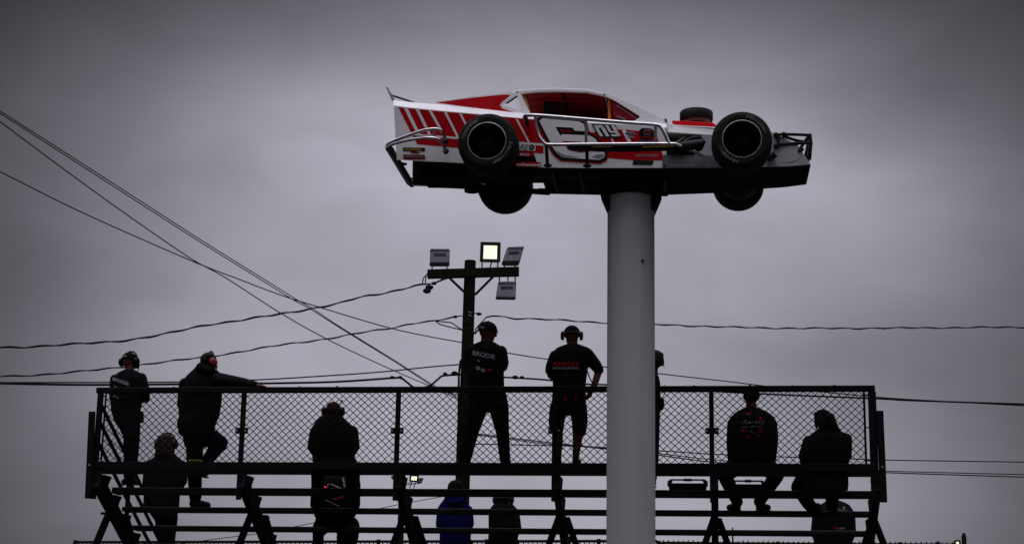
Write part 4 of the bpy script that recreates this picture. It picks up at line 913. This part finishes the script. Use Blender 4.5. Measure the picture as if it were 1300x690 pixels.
for y_ in (-.34, .34):
    a_, b_ = sp(600, 207.6)+cyv*(.62+y_), sp(846, 213)+cyv*(.60+y_)
    a_ = a_-cz_*.035; b_ = b_-cz_*.035
    m = MB(); m.bar(a_.lerp(b_, .30), b_, .05, .06, up=cz_); obj('frame_rail', m, M['blackp'], car, bevel=.006)
for px_ in (700, 735, 842):
    a_ = sp(px_, 212.8)-cz_*.03
    m = MB(); m.tube([a_+cyv*.06, a_+cyv*.92], .02, 8); obj('cross_tube', m, M['blackp'], car, smooth=True)
m = MB(); a_ = sp(690, 212.8)-cz_*.05+cyv*.85; b_ = sp(600, 207.5)-cz_*.06+cyv*.8; m.tube([a_, a_.lerp(b_, .5), b_, b_-cx_*.15+cyv*.05], .036, 10); obj('tail_pipe', m, M['under'], car, smooth=True)
m = MB(); m.lathe([(.001, 0), (.09, 0), (.09, .05), (.05, .07), (.001, .07)], sp(585, 206.5)-cz_*.075+cyv*.95, cz_, cx_, cyv, 16); obj('fuel_sump', m, M['under'], car, smooth=True)
# front end: hood, engine bay, side panels, nose
m = MB(); poly = [((844, 151), -.54), ((850, 155.5), -.53), ((857, 158), -.52), ((908, 161), -.5), ((945, 164), -.47), ((945, 177), -.47), ((905, 172.5), -.5), ((847, 168.5), -.54)]
A = [cp(*q, y) for q, y in poly]; m.prism(A, [mir(p) for p in A]); hood = obj('hood', m, M['white'], car, bevel=.012)
m = MB(); m.prism([cp(843.5, 150.3, -.545), cp(846, 150.8, -.545), cp(847.5, 154.5, -.545), cp(845, 154.5, -.545)], [p+cyv*.02 for p in (cp(843.5, 150.3, -.545), cp(846, 150.8, -.545), cp(847.5, 154.5, -.545), cp(845, 154.5, -.545))]); obj('hood_pin', m, M['blackp'], hood)
m = MB(); A = [cp(x, y, -.30) for x, y in ((853, 152.6), (880, 153.6), (904, 155), (912, 160), (912, 166), (857, 164))]; m.prism(A, [mir(p) for p in A]); obj('hood_scoop', m, M['red'], hood, bevel=.01)
ac = cp(884, 150.5, 0); s = mpp(ac)
m = MB(); m.lathe([(.001, -.015), (20.5*s, -.015), (21*s, 0), (21*s, .085), (20*s, .10), (.001, .105)], ac-cz_*.02, cz_, cx_, cyv, 32); acl = obj('air_cleaner', m, M['blackp'], car, smooth=True)
m = MB(); m.lathe([(17*s, -.055), (18*s, -.05), (18*s, -.014), (17*s, -.014)], ac-cz_*.02, cz_, cx_, cyv, 32); obj('filter_element', m, M['tan'], acl, smooth=True)
m = MB(); A = [cp(x, y, -.36) for x, y in ((847, 166), (886, 168), (890, 200), (847, 200))]; m.prism(A, [mir(p) for p in A]); obj('engine_block', m, M['blackp'], car)
for i, q in enumerate(([(878, 173, -.4), (868, 177, -.48), (858, 183, -.54), (848, 189, -.56)], [(886, 177, -.4), (876, 180, -.48), (865, 186, -.54), (850, 191, -.56)], [(892, 182, -.4), (882, 186, -.5), (870, 190, -.55), (852, 193, -.56)], [(893, 179, -.42), (886, 175.5, -.5), (878, 176, -.5), (868, 181, -.54)])):
    ctube('exhaust_header', q, -.5, .03, 'blackp')
    if i < 2: ctube('header_tape', [(a+1, b-3, y-.02) for a, b, y in q], -.5, .006, 'tan')
m = MB(); A = [cp(x, y, yy) for x, y, yy in ((841, 196.5, -.545), (916, 197.5, -.50), (916, 213, -.50), (841, 213, -.545))]; m.prism(A, [mir(p) for p in A]); lp = obj('lower_panel', m, M['greydk'], car)
m = MB(); rnd = random.Random(4)
for j in range(2):
    for i in range(14):
        if j == 0 and 8 <= i <= 9: continue
        p = cp(852.5+i*2.6, 204+6*j+(.3 if i % 3 else -.3), -.545+.00060*(11.5+i*2.6)-.004); m.tube([p-cyv*.002, p+cyv*.002], .006 if j else .0055, 6)
obj('rivet_row', m, M['letter' if False else 'printw'], lp)
for q in ((843.5, 209.5),):
    m = MB(); p = cp(*q, -.546); m.tube([p-cyv*.004, p+cyv*.003], .012, 8); obj('bolt', m, M['blackp'], lp)
side_plates('engine_side_panel', [(889, 171.5), (945, 176), (945, 199), (880, 198), (892, 190), (896, 180)], -.505, .01, 'grey')
m = MB(); poly = [((906, 166), -.49), ((945, 166), -.46), ((980, 167.5), -.43), ((1000, 177), -.42), ((1012, 182.6), -.41), ((1029.5, 209), -.39), ((1000, 211.5), -.41), ((906, 213), -.49)]
A = [cp(*q, y) for q, y in poly]; m.prism(A, [mir(p) for p in A]); nose = obj('nose', m, M['grey'], car, bevel=.008)
m = MB(); A = [cp(*q, y)+cz_*(-.003) for q, y in (((906, 213), -.48), ((1000, 211.5), -.40), ((1029, 209), -.38))]; fullb = A+[mir(p) for p in A[::-1]]; m.prism(fullb, [p-cz_*.008 for p in fullb]); obj('nose_pan', m, M['under'], car)
m = MB(); A = [cp(*q, y)+cz_*(-.003) for q, y in (((842, 213), -.54), ((916, 213), -.495))]; fullb = A+[mir(p) for p in A[::-1]]; m.prism(fullb, [p-cz_*.008 for p in fullb]); obj('engine_pan', m, M['under'], car)
m = MB(); m.tube([cp(x, y, yy-.003) for x, y, yy in ((986, 206.5, -.415), (1005, 206, -.405), (1014, 203, -.398), (1017, 197, -.397), (1012, 190, -.40))], .0035, 5); obj('panel_seam', m, M['blackp'], nose)
# front bumper of dark tubes
for q in ([(985, 171, -.45), (1000, 170.5, -.42), (1029, 171.5, -.40)], [(985, 184.5, -.45), (1000, 182.5, -.42), (1029.5, 181.5, -.40)], [(1028.5, 171.5, -.4), (1029.5, 182, -.4), (1028, 203, -.36)], [(993, 172, -.42), (1010, 178, -.4), (1029, 181, -.4)], [(988, 171, -.45), (988, 184.5, -.45)], [(1027, 172, -.4), (1014, 192, -.4), (1020, 189, -.4)]):
    ctube('front_bumper_tube', q, -.4, .018, 'blackp', both=True, n=4)
for q in ((1028.5, 171.5), (1029.5, 182), (1028, 192)):
    m = MB(); p = cp(*q, -.4); m.tube([p, mir(p)], .022, 10); obj('front_bumper_bar', m, M['blackp'], car, smooth=True)
for q in ((985, 171), (985, 185), (981, 199), (995, 170.5)):
    m = MB(); m.ball(cp(*q, -.45), .03, nu=10, nv=8); obj('bumper_joint', m, M['blackp'], car, smooth=True)
m = MB(); m.tube([cp(975, 203, -.46), cp(983, 195, -.5), cp(984, 200, -.48)], .032, 8); obj('steering_arm', m, M['blackp'], car, smooth=True)
# side nerf rails
YN = -.86
nf = ctube('side_nerf_bar', [(667, 152.5, -.70), (665.8, 148, -.78), (671, 146.3, -.84), (690, 147, YN), (745, 151.5, YN), (800, 156, YN), (832, 158.5, YN), (839, 161.5, YN), (844, 170, YN), (850, 183, YN)], YN, .021, 'chrome')
ctube('side_nerf_bar', [(679.5, 147, YN), (681, 160, YN), (684, 172, YN), (690, 180.5, YN), (697, 183.5, YN), (730, 183.2, YN), (780, 182.8, YN), (850, 182.5, YN), (860, 184, YN), (880, 192, -.7), (893, 198, -.56)], YN, .019, 'chrome')
for q in ([(744, 152, YN), (744, 183, YN)], [(832, 159, YN), (832.5, 183, YN)]): ctube('nerf_upright', q, YN, .017, 'chrome', n=1)
for q in ([(693.5, 184, YN), (695, 210, -.66)], [(745, 184, YN), (745.5, 210.5, -.66)], [(668, 150, -.78), (669.5, 158, -.64)]):
    ctube('nerf_upright', q, YN, .021, 'blackp', n=1)
for q in ((695.5, 210, -.66), (745.5, 210.5, -.66), (669.8, 158, -.645)):
    m = MB(); m.ball(cp(*q), (.05 if q[1] > 200 else .028, .03, .022), (cx_, cyv, cz_)); obj('clamp_foot', m, M['blackp'], car, smooth=True)
m = MB(); m.loft([[cp(x, y, YN+.06)+cz_*(hh*math.sin(t))+cyv*(.045*math.cos(t)) for t in [2*math.pi*i/12 for i in range(12)]] for x, y, hh in ((722, 187, .012), (735, 187.5, .03), (760, 188.5, .038), (800, 188, .045), (840, 187, .045), (862, 186, .05), (880, 184, .06), (893, 182, .05))])
obj('exhaust_pipe', m, M['blackp'], car, smooth=True)
ctube('exhaust_strap', [(752, 186.5, YN+.005), (776, 186.2, YN+.005)], YN, .004, 'yellow', n=1); ctube('exhaust_strap', [(816, 186.5, YN+.0), (856, 185.5, YN+.0)], YN, .004, 'yellow', n=1)
# wheels
def wheel(center_out, sg, rp, wd, rimr, starts):
    """center_out: centre of outer tyre face; sg: -1 near side, +1 far side (outward direction along cyv)"""
    s = mpp(W1); Rr = rp*s; rr = rimr*s; out = cyv*sg
    root_ = bpy.data.objects.new('wheel', None); COL.objects.link(root_); root_.parent = car; root_.location = (0, 0, 0); ROOT[root_.name] = ROOT[car.name]
    m = MB(); sh = [(rr*1.0, -.03), (rr*1.05, -.006), (rr*1.25, .0), (Rr*.84, -.004), (Rr*.93, -.02), (Rr*.985, -.05), (Rr, -.075), (Rr, -wd+.075), (Rr*.985, -wd+.05), (Rr*.93, -wd+.02), (Rr*.84, -wd+.004), (rr*1.25, -wd), (rr*1.02, -wd+.02), (rr, -wd+.03)]
    m.lathe(sh, center_out, out, cx_, cz_, 64); ty = obj('tyre', m, M['rubber'], root_, smooth=True)
    m = MB(); m.lathe([(rr*1.02, -.03), (rr*1.02, -.004), (rr*.985, .0), (rr*.955, -.008), (rr*.955, -.02)], center_out, out, cx_, cz_, 56); obj('rim_lip', m, M['lip'], root_, smooth=True)
    m = MB(); m.lathe([(rr*.955, -.02), (rr*.90, -.05), (rr*.86, -.16), (rr*.80, -.18), (rr*.45, -.15), (rr*.3, -.13), (rr*.28, -.09), (.001, -.085)], center_out, out, cx_, cz_, 48)
    m.lathe([(rr*.97, -.02), (rr*.97, -wd+.03), (rr*.9, -wd+.04), (rr*.5, -wd+.1), (.001, -wd+.1)], center_out, out, cx_, cz_, 48); dk = obj('rim', m, M['rim'], root_, smooth=True)
    for i in range(5):
        a = 2*math.pi*i/5+.4; p = center_out+(cx_*math.cos(a)+cz_*math.sin(a))*rr*.42-out*.14
        m = MB(); m.tube([p, p+out*.025], .011, 6); obj('lug_nut', m, M['blackp'], dk)
    for a0, span in starts:
        tv, tf = text2d('Hoosier', .2, 1); vs = []
        for x, y in tv:
            a = R(a0)-R(span)*x; q = Rr*(.735+.13*y); vs.append(center_out+(cx_*math.cos(a)+cz_*math.sin(a))*q+out*(.0025))
        m = MB(); m.add(vs, tf); obj('tyre_lettering', m, M['letter'], ty)
    return root_
wheel(W1, -1, 38.4, .36, 24.6, ((176, 66), (-2, 72)))
wheel(W2, -1, 37.8, .33, 24.4, ((80, 68), (-97, 70)))
WT = -2*YW
wheel(W1+cyv*WT, 1, 38.4, .36, 24.6, ()); wheel(W2+cyv*WT, 1, 34.8, .33, 22.5, ())
for Wc in (W1, W2): print('far wheel px', px_of(Wc+cyv*(WT-.36)), px_of(Wc+cyv*WT), 'bottom', px_of(Wc+cyv*WT-cz_*.33), 'inner bottom', px_of(Wc+cyv*(WT-.36)-cz_*.33))

# ------------------------------------------------------------------ column under the car
pt = cp(801, 236, 0); s = mpp(pt); rad = 29.6*s
col = thing('support_column', (pt.x, pt.y, 0), 'tall round grey painted steel column carrying the race car', 'column')
zt = cp(801, 252, 0).z; zc_ = sp(800, 213).z-.016
m = MB(); pr = [(rad*1.02, 0), (rad*1.02, .3), (rad, .32)] + [(rad, .32+(zc_-.03-.32)*i/12) for i in range(1, 13)]
m.lathe(pr, V((pt.x, pt.y, 0)), Zx, V((1, 0, 0)), V((0, 1, 0)), 64); obj('shaft', m, M['polegrey'], col, smooth=True)
m = MB(); m.lathe([(rad*1.7, 0), (rad*1.7, .04), (rad, .04)], V((pt.x, pt.y, 0)), Zx, V((1, 0, 0)), V((0, 1, 0)), 40); fl = obj('base_flange', m, M['polegrey'], col)
for i in range(10):
    a = 2*math.pi*i/10; p = V((pt.x+rad*1.4*math.cos(a), pt.y+rad*1.4*math.sin(a), .04)); m = MB(); m.tube([p, p+Zx*.05], .02, 6); obj('anchor_bolt', m, M['steel'], fl)
zfl = (sp(769, 213)-car_base).dot(cz_); bc = V((pt.x, pt.y, 0))
zc_ = (sp(800, 213)).z-.016
for sg in (-1, 1):
    m = MB(); prof = [(rad*.9, zt-.17), (rad*.995, zt-.17), (rad*1.30, zt+.03), (rad*1.30, zc_), (rad*.9, zc_)]
    m.prism([bc+cx_*(sg*x)-cyv*.16+Zx*z for x, z in prof], [bc+cx_*(sg*x)+cyv*.16+Zx*z for x, z in prof]); obj('mounting_bracket', m, M['under'], col)
m = MB(); m.prism([bc+cx_*(x*rad)-cyv*(rad*1.03)+Zx*z for x, z in ((-1.12, zc_), (1.12, zc_), (.95, zt+.0), (-.95, zt+.0))], [bc+cx_*(x*rad)-cyv*(rad*.5)+Zx*z for x, z in ((-1.12, zc_), (1.12, zc_), (.95, zt+.0), (-.95, zt+.0))]); obj('bracket_shade_plate', m, M['under'], col)  # dark bracket front added to stand in for the car's shade on the column
m = MB(); m.prism([bc+Zx*(zc_-.03)+cx_*(a*rad*1.3)+cyv*(b*.3) for a, b in ((-1, -1), (1, -1), (1, 1), (-1, 1))], [bc+Zx*zc_+cx_*(a*rad*1.3)+cyv*(b*.3) for a, b in ((-1, -1), (1, -1), (1, 1), (-1, 1))]); obj('top_plate', m, M['under'], col)
m = MB(); p = on_plane(816, 331, pt-cyv*rad*.84, cyv); m.tube([p-cyv*.02, p+cyv*.06], .016, 10); obj('grommet', m, M['blackp'], col, smooth=True)

# ------------------------------------------------------------------ wooden light pole
YP = 32.0
a = at(597, 331, YP); b = at(588.5, 600, YP); d = (b-a).normalized(); gb = a+d*(a.z/-d.z)
s = mpp(a)
lp = thing('utility_pole', (gb.x, gb.y, 0), 'wooden pole with a cross arm carrying four floodlights, one of them lit', 'light pole')
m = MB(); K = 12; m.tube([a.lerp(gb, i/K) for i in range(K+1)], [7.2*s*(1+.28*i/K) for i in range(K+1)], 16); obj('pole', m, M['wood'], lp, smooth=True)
YA = YP-.16
m = MB(); A = [at(542.5, 341.5, YA), at(659, 338, YA), at(659, 349.8, YA), at(542.5, 352.8, YA)]; m.prism(A, [p+V((0, .1, 0)) for p in A]); arm = obj('cross_arm', m, M['wood'], lp, bevel=.012)
for q in (((570, 352), (591, 372)), ((627, 350), (603, 374))):
    m = MB(); m.bar(at(*q[0], YA-.02), at(*q[1], YA-.02), .012, .05); obj('arm_brace', m, M['steel'], lp)
def flood(quad, facing_us, brk, strip, parent=lp, Yf=YA-.02, th=.10):
    A = [at(x, y, Yf) for x, y in quad]; cn = (A[1]-A[0]).cross(A[3]-A[0]).normalized()
    if cn.y < 0: cn = -cn
    s = mpp(A[0]); c = sum(A, V())/4
    Bk = [c+(p-c)*.9+cn*th for p in A]
    m = MB(); m.prism(A, Bk); o = obj('floodlight', m, M['lampdk' if facing_us else 'lampgrey'], parent, bevel=.032)
    def uvp(a_, b_, off): return (A[0]*(1-a_)+A[1]*a_)*(1-b_)+(A[3]*(1-a_)+A[2]*a_)*b_ - cn*off
    if facing_us:
        m = MB(); q = [uvp(*t, .004) for t in ((.17, .17), (.83, .17), (.83, .83), (.17, .83))]; m.prism(q, [p+cn*.002 for p in q]); obj('lens', m, M['lens'], o)
        m = MB(); 
        for t0, t1 in (((0.03, .06), (.97, .06)), ((.03, .94), (.97, .94)), ((.06, .03), (.06, .97)), ((.94, .03), (.94, .97))): m.bar(uvp(*t0, .008), uvp(*t1, .008), .02, .05)
        obj('bezel', m, M['lampdk'], o)
    else:
        m = MB()
        for bb in (.42, .5): m.bar(uvp(.2, bb-.1, .004), uvp(.82 if bb > .45 else .8, bb-.1, .004), .008, .012)
        for bb in (.08, .16): m.bar(uvp(.06, bb, .003), uvp(.94, bb, .003), .006, .008)
        for i in range(7): m.bar(uvp(.12+.125*i, .8, .006), uvp(.12+.125*i, .97, .006), .02, .012)
        obj('cooling_fin', m, M['lampdk'], o)
        m = MB(); q = [uvp(*t, .003) for t in ((.02, strip), (.98, strip), (.98, .99), (.02, .99))]; m.prism(q, [p+cn*.003 for p in q]); obj('driver_cover', m, M['lampdk'], o)
    for q in brk:
        m = MB(); m.tube([at(x, y, Yf+.05) for x, y in q], .014, 6); obj('bracket', m, M['lampdk'], o, smooth=True)
flood([(545.5, 314.5), (571.5, 314.8), (571, 338), (544.8, 338)], False, ([(548.5, 335), (548.5, 342)], [(567.5, 335), (567.5, 342)]), .77)
flood([(610, 307), (635.8, 307.5), (635, 333.2), (609, 332.5)], True, ([(612, 331), (612, 340)], [(632, 331), (632, 340)], [(624, 333), (622, 340)]), .8)
flood([(644, 312.5), (666, 311.5), (659, 335.8), (636, 336)], False, ([(641, 333), (640, 340)], [(654, 330), (654, 340)]), .78, th=.2)
flood([(632, 356.2), (656, 355.8), (655, 380.5), (628.5, 380)], False, ([(634, 349), (634, 359)], [(654, 349), (654, 359)], [(644.5, 349), (645, 357)]), .86)
m = MB(); m.tube([at(584.5, 458, YP-.12), at(582.5, 475, YP-.12), at(582, 530, YP-.12), at(579.5, 612, YP-.12)], .022, 8); m.tube([at(588, 455, YP-.12), at(584.5, 458, YP-.12)], .022, 8); obj('conduit', m, M['cable'], lp, smooth=True)
for y in (396.5, 400.5):
    m = MB(); m.bar(at(594.5, y-1.2, YP-.14), at(599, y+.3, YP-.14), .01, .018); obj('tag_plate', m, M['lampgrey'], lp)
for q in ([(542.5, 348), (538, 352), (536, 360)], [(543, 346), (540.5, 352), (540, 361)], [(560, 352.5), (561, 356)], [(600, 397), (612, 398.5)]):
    m = MB(); m.tube([at(x, y, YA) for x, y in q], .012, 6); obj('jumper_wire', m, M['cable'], lp, smooth=True)

# ------------------------------------------------------------------ overhead lines
def line(label, pts, r, twist=0, Y0=YP, Y1=None, extra=()):
    Y1 = Y0 if Y1 is None else Y1
    pts = list(pts)
    if pts[0][0] < -50: (xa, ya), (xb, yb_) = pts[0], pts[1]; pts.insert(0, (xa-420, ya+(ya-yb_)/(xb-xa)*420*.85))
    if pts[-1][0] > 1350: (xa, ya), (xb, yb_) = pts[-1], pts[-2]; pts.append((xa+420, ya+(ya-yb_)/(xa-xb)*420*.6))
    x0, x1 = pts[0][0], pts[-1][0]
    if pts[0][0] < -400: Y0 = Y0-(Y1-Y0)*.55 if Y1 > Y0 else Y0
    P_ = smoothline(pts, 10)
    W = [at(x, y, Y0+(Y1-Y0)*((x-x0)/(x1-x0) if x1 != x0 else 0)) for x, y in P_]
    m = MB()
    if twist:
        L = 0; acc = [0]
        for p, q in zip(W[:-1], W[1:]): L += (q-p).length; acc.append(L)
        # resample densely for the twisted pair
        nS = max(20, int(L/.12)); Q = []; j = 0
        for i in range(nS+1):
            t = L*i/nS
            while j < len(W)-2 and acc[j+1] < t: j += 1
            Q.append(W[j].lerp(W[j+1], (t-acc[j])/max(1e-6, acc[j+1]-acc[j])))
        for ph in (0, math.pi):
            m.tube([p+Zx*(twist*math.cos(ph+i*.75))+V((0, 1, 0))*(twist*math.sin(ph+i*.75))+Zx*(twist*1.3*math.sin(i*1.3))+Zx*(twist*.9*math.sin(i*.43+1)) for i, p in enumerate(Q)], r, 6)
    else: m.tube(W, r, 6)
    c = W[len(W)//2]
    o = obj('power_line', m, M['cable'], None, c, smooth=True); tag(o, label, 'power line', 'overhead lines')
    for ex in extra:
        mm = MB(); kind, x, y, rr = ex
        p = at(x, y, Y0+(Y1-Y0)*((x-x0)/(x1-x0)))
        mm.ball(p, (rr*1.5, rr, rr), nu=10, nv=8); obj('splice', mm, M['cable'], o, smooth=True)
    return o
line('upper of the twin thin wires falling steeply from the top left edge', [(-60, 103), (0, 141), (130, 224), (248, 300), (330, 351), (376, 379.5), (397, 391.5), (430, 413.5), (500, 456.5), (553, 490), (586, 506)], .0092, 0, 22, YP)
line('lower of the twin thin wires falling steeply from the top left edge', [(-60, 106), (0, 143.8), (127, 225.5), (243, 300), (325, 351), (371, 379.5), (394, 392), (430, 414.8), (500, 458), (550, 490), (586, 509)], .0092, 0, 22, YP)
line('single steep wire crossing below the twin thin wires at left', [(-60, 110), (0, 154.5), (80, 214), (157, 269.5), (240, 326.5), (285, 351.5), (356, 397), (415, 430), (480, 461), (545, 489), (588, 503)], .0102, 0, 23, YP)
line('shallow wire from the middle left edge to the wooden pole', [(-60, 190), (0, 218), (104, 269.5), (240, 329.5), (300, 353), (360, 375.5), (410, 391), (480, 412), (530, 424), (590, 435)], .0108, 0, 26, YP)
line('wavy bundled cable rising from the left edge to the cross arm', [(-60, 443), (0, 441), (60, 438.5), (150, 432.5), (210, 423.5), (260, 412.5), (300, 407), (345, 400), (395, 391.5), (430, 385), (455, 377.5), (480, 373), (510, 367), (525, 363), (541, 361), (552, 358.5), (572, 352)], .012, .008, 27, YP-.1, extra=(('s', 551, 359.5, .035), ('s', 545, 364.5, .055), ('s', 542, 369, .055)))
line('thinner wavy cable rising from the left edge to the pole below the cross arm', [(-60, 480), (0, 477.5), (70, 474), (150, 466), (250, 454), (300, 447), (360, 437), (420, 429), (470, 420), (500, 415.5), (520, 411), (545, 408), (553, 407), (578, 402), (592, 399.5)], .010, .0065, 27, YP, extra=(('s', 578, 401.8, .03),))
line('thin split cable strands sagging left of the pole below the cross arm', [(553, 407), (558, 411), (566, 413.5), (576, 416), (588, 419)], .012, 0, YP-.05, YP-.02)
line('short upper cable strand left of the pole below the cross arm', [(553, 407), (565, 408.5), (573, 409.5), (580, 414), (588, 419)], .012, 0, YP-.05, YP-.02)
line('thick level cable dipping in a loop at the top rail left of the pole', [(-60, 485), (0, 486.3), (100, 488), (230, 487.3), (350, 486), (430, 484), (500, 479.3), (509, 479.5), (517, 485), (525, 491), (535, 491.8), (546, 489), (556, 481), (563, 476.5), (587, 475)], .021, 0, 30, YP, extra=(('s', 498, 478.5, .03), ('s', 508, 478.5, .03), ('s', 565, 474, .03), ('s', 577, 473.5, .045)))
line('straight wire just above the thick level cable at left', [(-60, 485.5), (0, 485.2), (230, 484.5), (330, 481.5), (400, 477.5), (480, 472), (550, 465), (588, 462)], .013, 0, 30, YP)
line('wavy cable running level to the right edge above the grandstand', [(603, 419), (611, 410), (617, 403), (622, 400.5), (640, 402), (652, 404), (665, 403.5), (678, 404.5), (700, 405.5), (740, 408), (773, 409.5), (832, 411.5), (930, 415), (1040, 416.5), (1200, 415.6), (1300, 415), (1360, 415)], .011, .007, YP, 34, extra=(('s', 608, 398.2, .035),))
line('thin wire sloping from behind the standing men to the right end of the top rail', [(600, 437.5), (643, 447.3), (694, 455.5), (765, 465), (838, 474), (930, 484.5), (985, 491), (1113, 503.5), (1200, 509), (1300, 514.5), (1360, 518)], .011, 0, YP, 34)
line('thick cable leaving the pole to the right just above the guard rail', [(600, 477), (640, 478.5), (690, 481.5), (740, 487), (773, 488), (832, 491.5), (930, 497.5), (1000, 501), (1113, 505.5), (1160, 508), (1300, 512.5), (1360, 514)], .018, 0, YP, 34, extra=(('s', 654, 478.5, .04), ('s', 662.5, 478.5, .03)))
line('wire sloping down behind the mesh between the two standing men', [(600, 549.5), (645, 555), (700, 561.5), (780, 570), (835, 577), (905, 586), (1010, 593), (1113, 598.8), (1300, 605), (1360, 607)], .012, 0, YP, 36)
line('faint strand beside the sloping wire behind the mesh near the column', [(600, 551), (690, 562.5), (735, 566), (780, 570.5), (835, 575), (905, 583), (1010, 590.5), (1113, 596.8), (1300, 601.8), (1360, 603)], .010, 0, YP+.3, 36)
line('thin level wire low at the right edge, highest of the low three', [(600, 563), (735, 566), (835, 571.5), (930, 577), (1113, 583), (1200, 584.5), (1300, 586), (1360, 587)], .011, 0, YP+.2, 36)
line('faint wire rising to the right below the lowest boards at left', [(180, 697), (262, 685), (330, 676), (400, 662.5), (500, 641), (560, 630)], .012, 0, 50, 55)

# ------------------------------------------------------------------ distant fence, light poles
YF = 42
def far_fence(label, x0, x1, ytop, ytop1, spike, Yf, seed):
    a, b = at(x0, ytop, Yf), at(x1, ytop1, Yf); b = CAM+(b-CAM)*((a.z-CAM.z)/(b.z-CAM.z))
    f = thing('perimeter_fence', ((a.x+b.x)/2, Yf, 0), label, 'fence')
    L = (b-a).length; dr = (b-a).normalized(); s = mpp(a)
    m = MB(); m.bar(a, b, .06, .07); m.bar(a-Zx*.9, b-Zx*.9, .05, .07); m.bar(a-Zx*2.6, b-Zx*2.6, .05, .07); obj('rail', m, M['fence'], f)
    m = MB(); n = int(L/.125); rnd = random.Random(seed)
    for i in range(n+1):
        p = a+dr*(i*.125); tp = p+Zx*(spike*s*rnd.uniform(.8, 1.15)); m.bar(V((p.x, p.y, .05)), tp, .028, .028, up=V((0, 1, 0)))
    obj('pickets', m, M['fence'], f)
    for i in range(int(L/3)+1):
        p = a+dr*(i*3); m = MB(); m.bar(V((p.x, p.y+.06, 0)), p+Zx*.06+V((0, .06, 0)), .1, .1, up=V((0, 1, 0))); obj('fence_post', m, M['fence'], f)
    return f
far_fence('distant dark picket fence with bare spikes, right of the grey column', 836, 1215, 688.4, 691, 3.4, YF, 1)
far_fence('distant dark picket fence behind the left half of the bleacher', 95, 834, 687.5, 686, 1.3, YF+4.5, 2)
def far_pole(label, x, ytop, Yd, wpx, lamps):
    a = at(x, ytop, Yd); s = mpp(a)
    r_ = thing('floodlight_pole', (a.x, a.y, 0), label, 'light pole')
    m = MB(); m.tube([a-Zx*a.z, a-Zx*.1, a], [wpx*s*.62, wpx*s*.5, wpx*s*.3], 12); obj('pole', m, M['wood'], r_, smooth=True)
    for (quad, lit, th, brk) in lamps: flood(quad, lit, brk, .75, parent=r_, Yf=Yd-.2, th=th)
    return r_
far_pole('distant floodlight pole with one lit lamp behind the bleacher, left of the blue top', 511, 598, 48, 8,
 [([(521, 602.2), (531.5, 602.8), (530.5, 611), (519.8, 610.2)], True, .2, ([(523, 611), (520, 619)], [(528, 611), (525, 619)], [(512, 613), (522, 612)])), ([(531, 606), (538, 605.5), (535, 612.5), (529, 613.5)], False, .2, ([(529, 613), (515, 615)],)), ([(495.5, 604.5), (499.5, 602.5), (502, 607), (498, 608)], False, .2, ([(499, 606), (510, 610)],))])
far_pole('distant stub of a floodlight pole with one lit lamp at the lower right corner', 1223.5, 676, 46, 6,
 [([(1212, 685.5), (1218.8, 685.5), (1218.8, 692.5), (1212, 692.5)], True, .2, ([(1216, 691), (1222, 694)],)), ([(1187.5, 686.5), (1192, 685.5), (1197, 690), (1192, 692)], False, .2, ([(1194, 690), (1222, 695)],))])
m = MB(); a = at(930, 669, 44); m.tube([V((a.x, a.y, 0)), a], [.06, .02], 8); tag(obj('flag_mast', m, M['fence'], None, V((a.x, a.y, 0))), 'thin bare mast sticking up above the distant fence', 'mast')
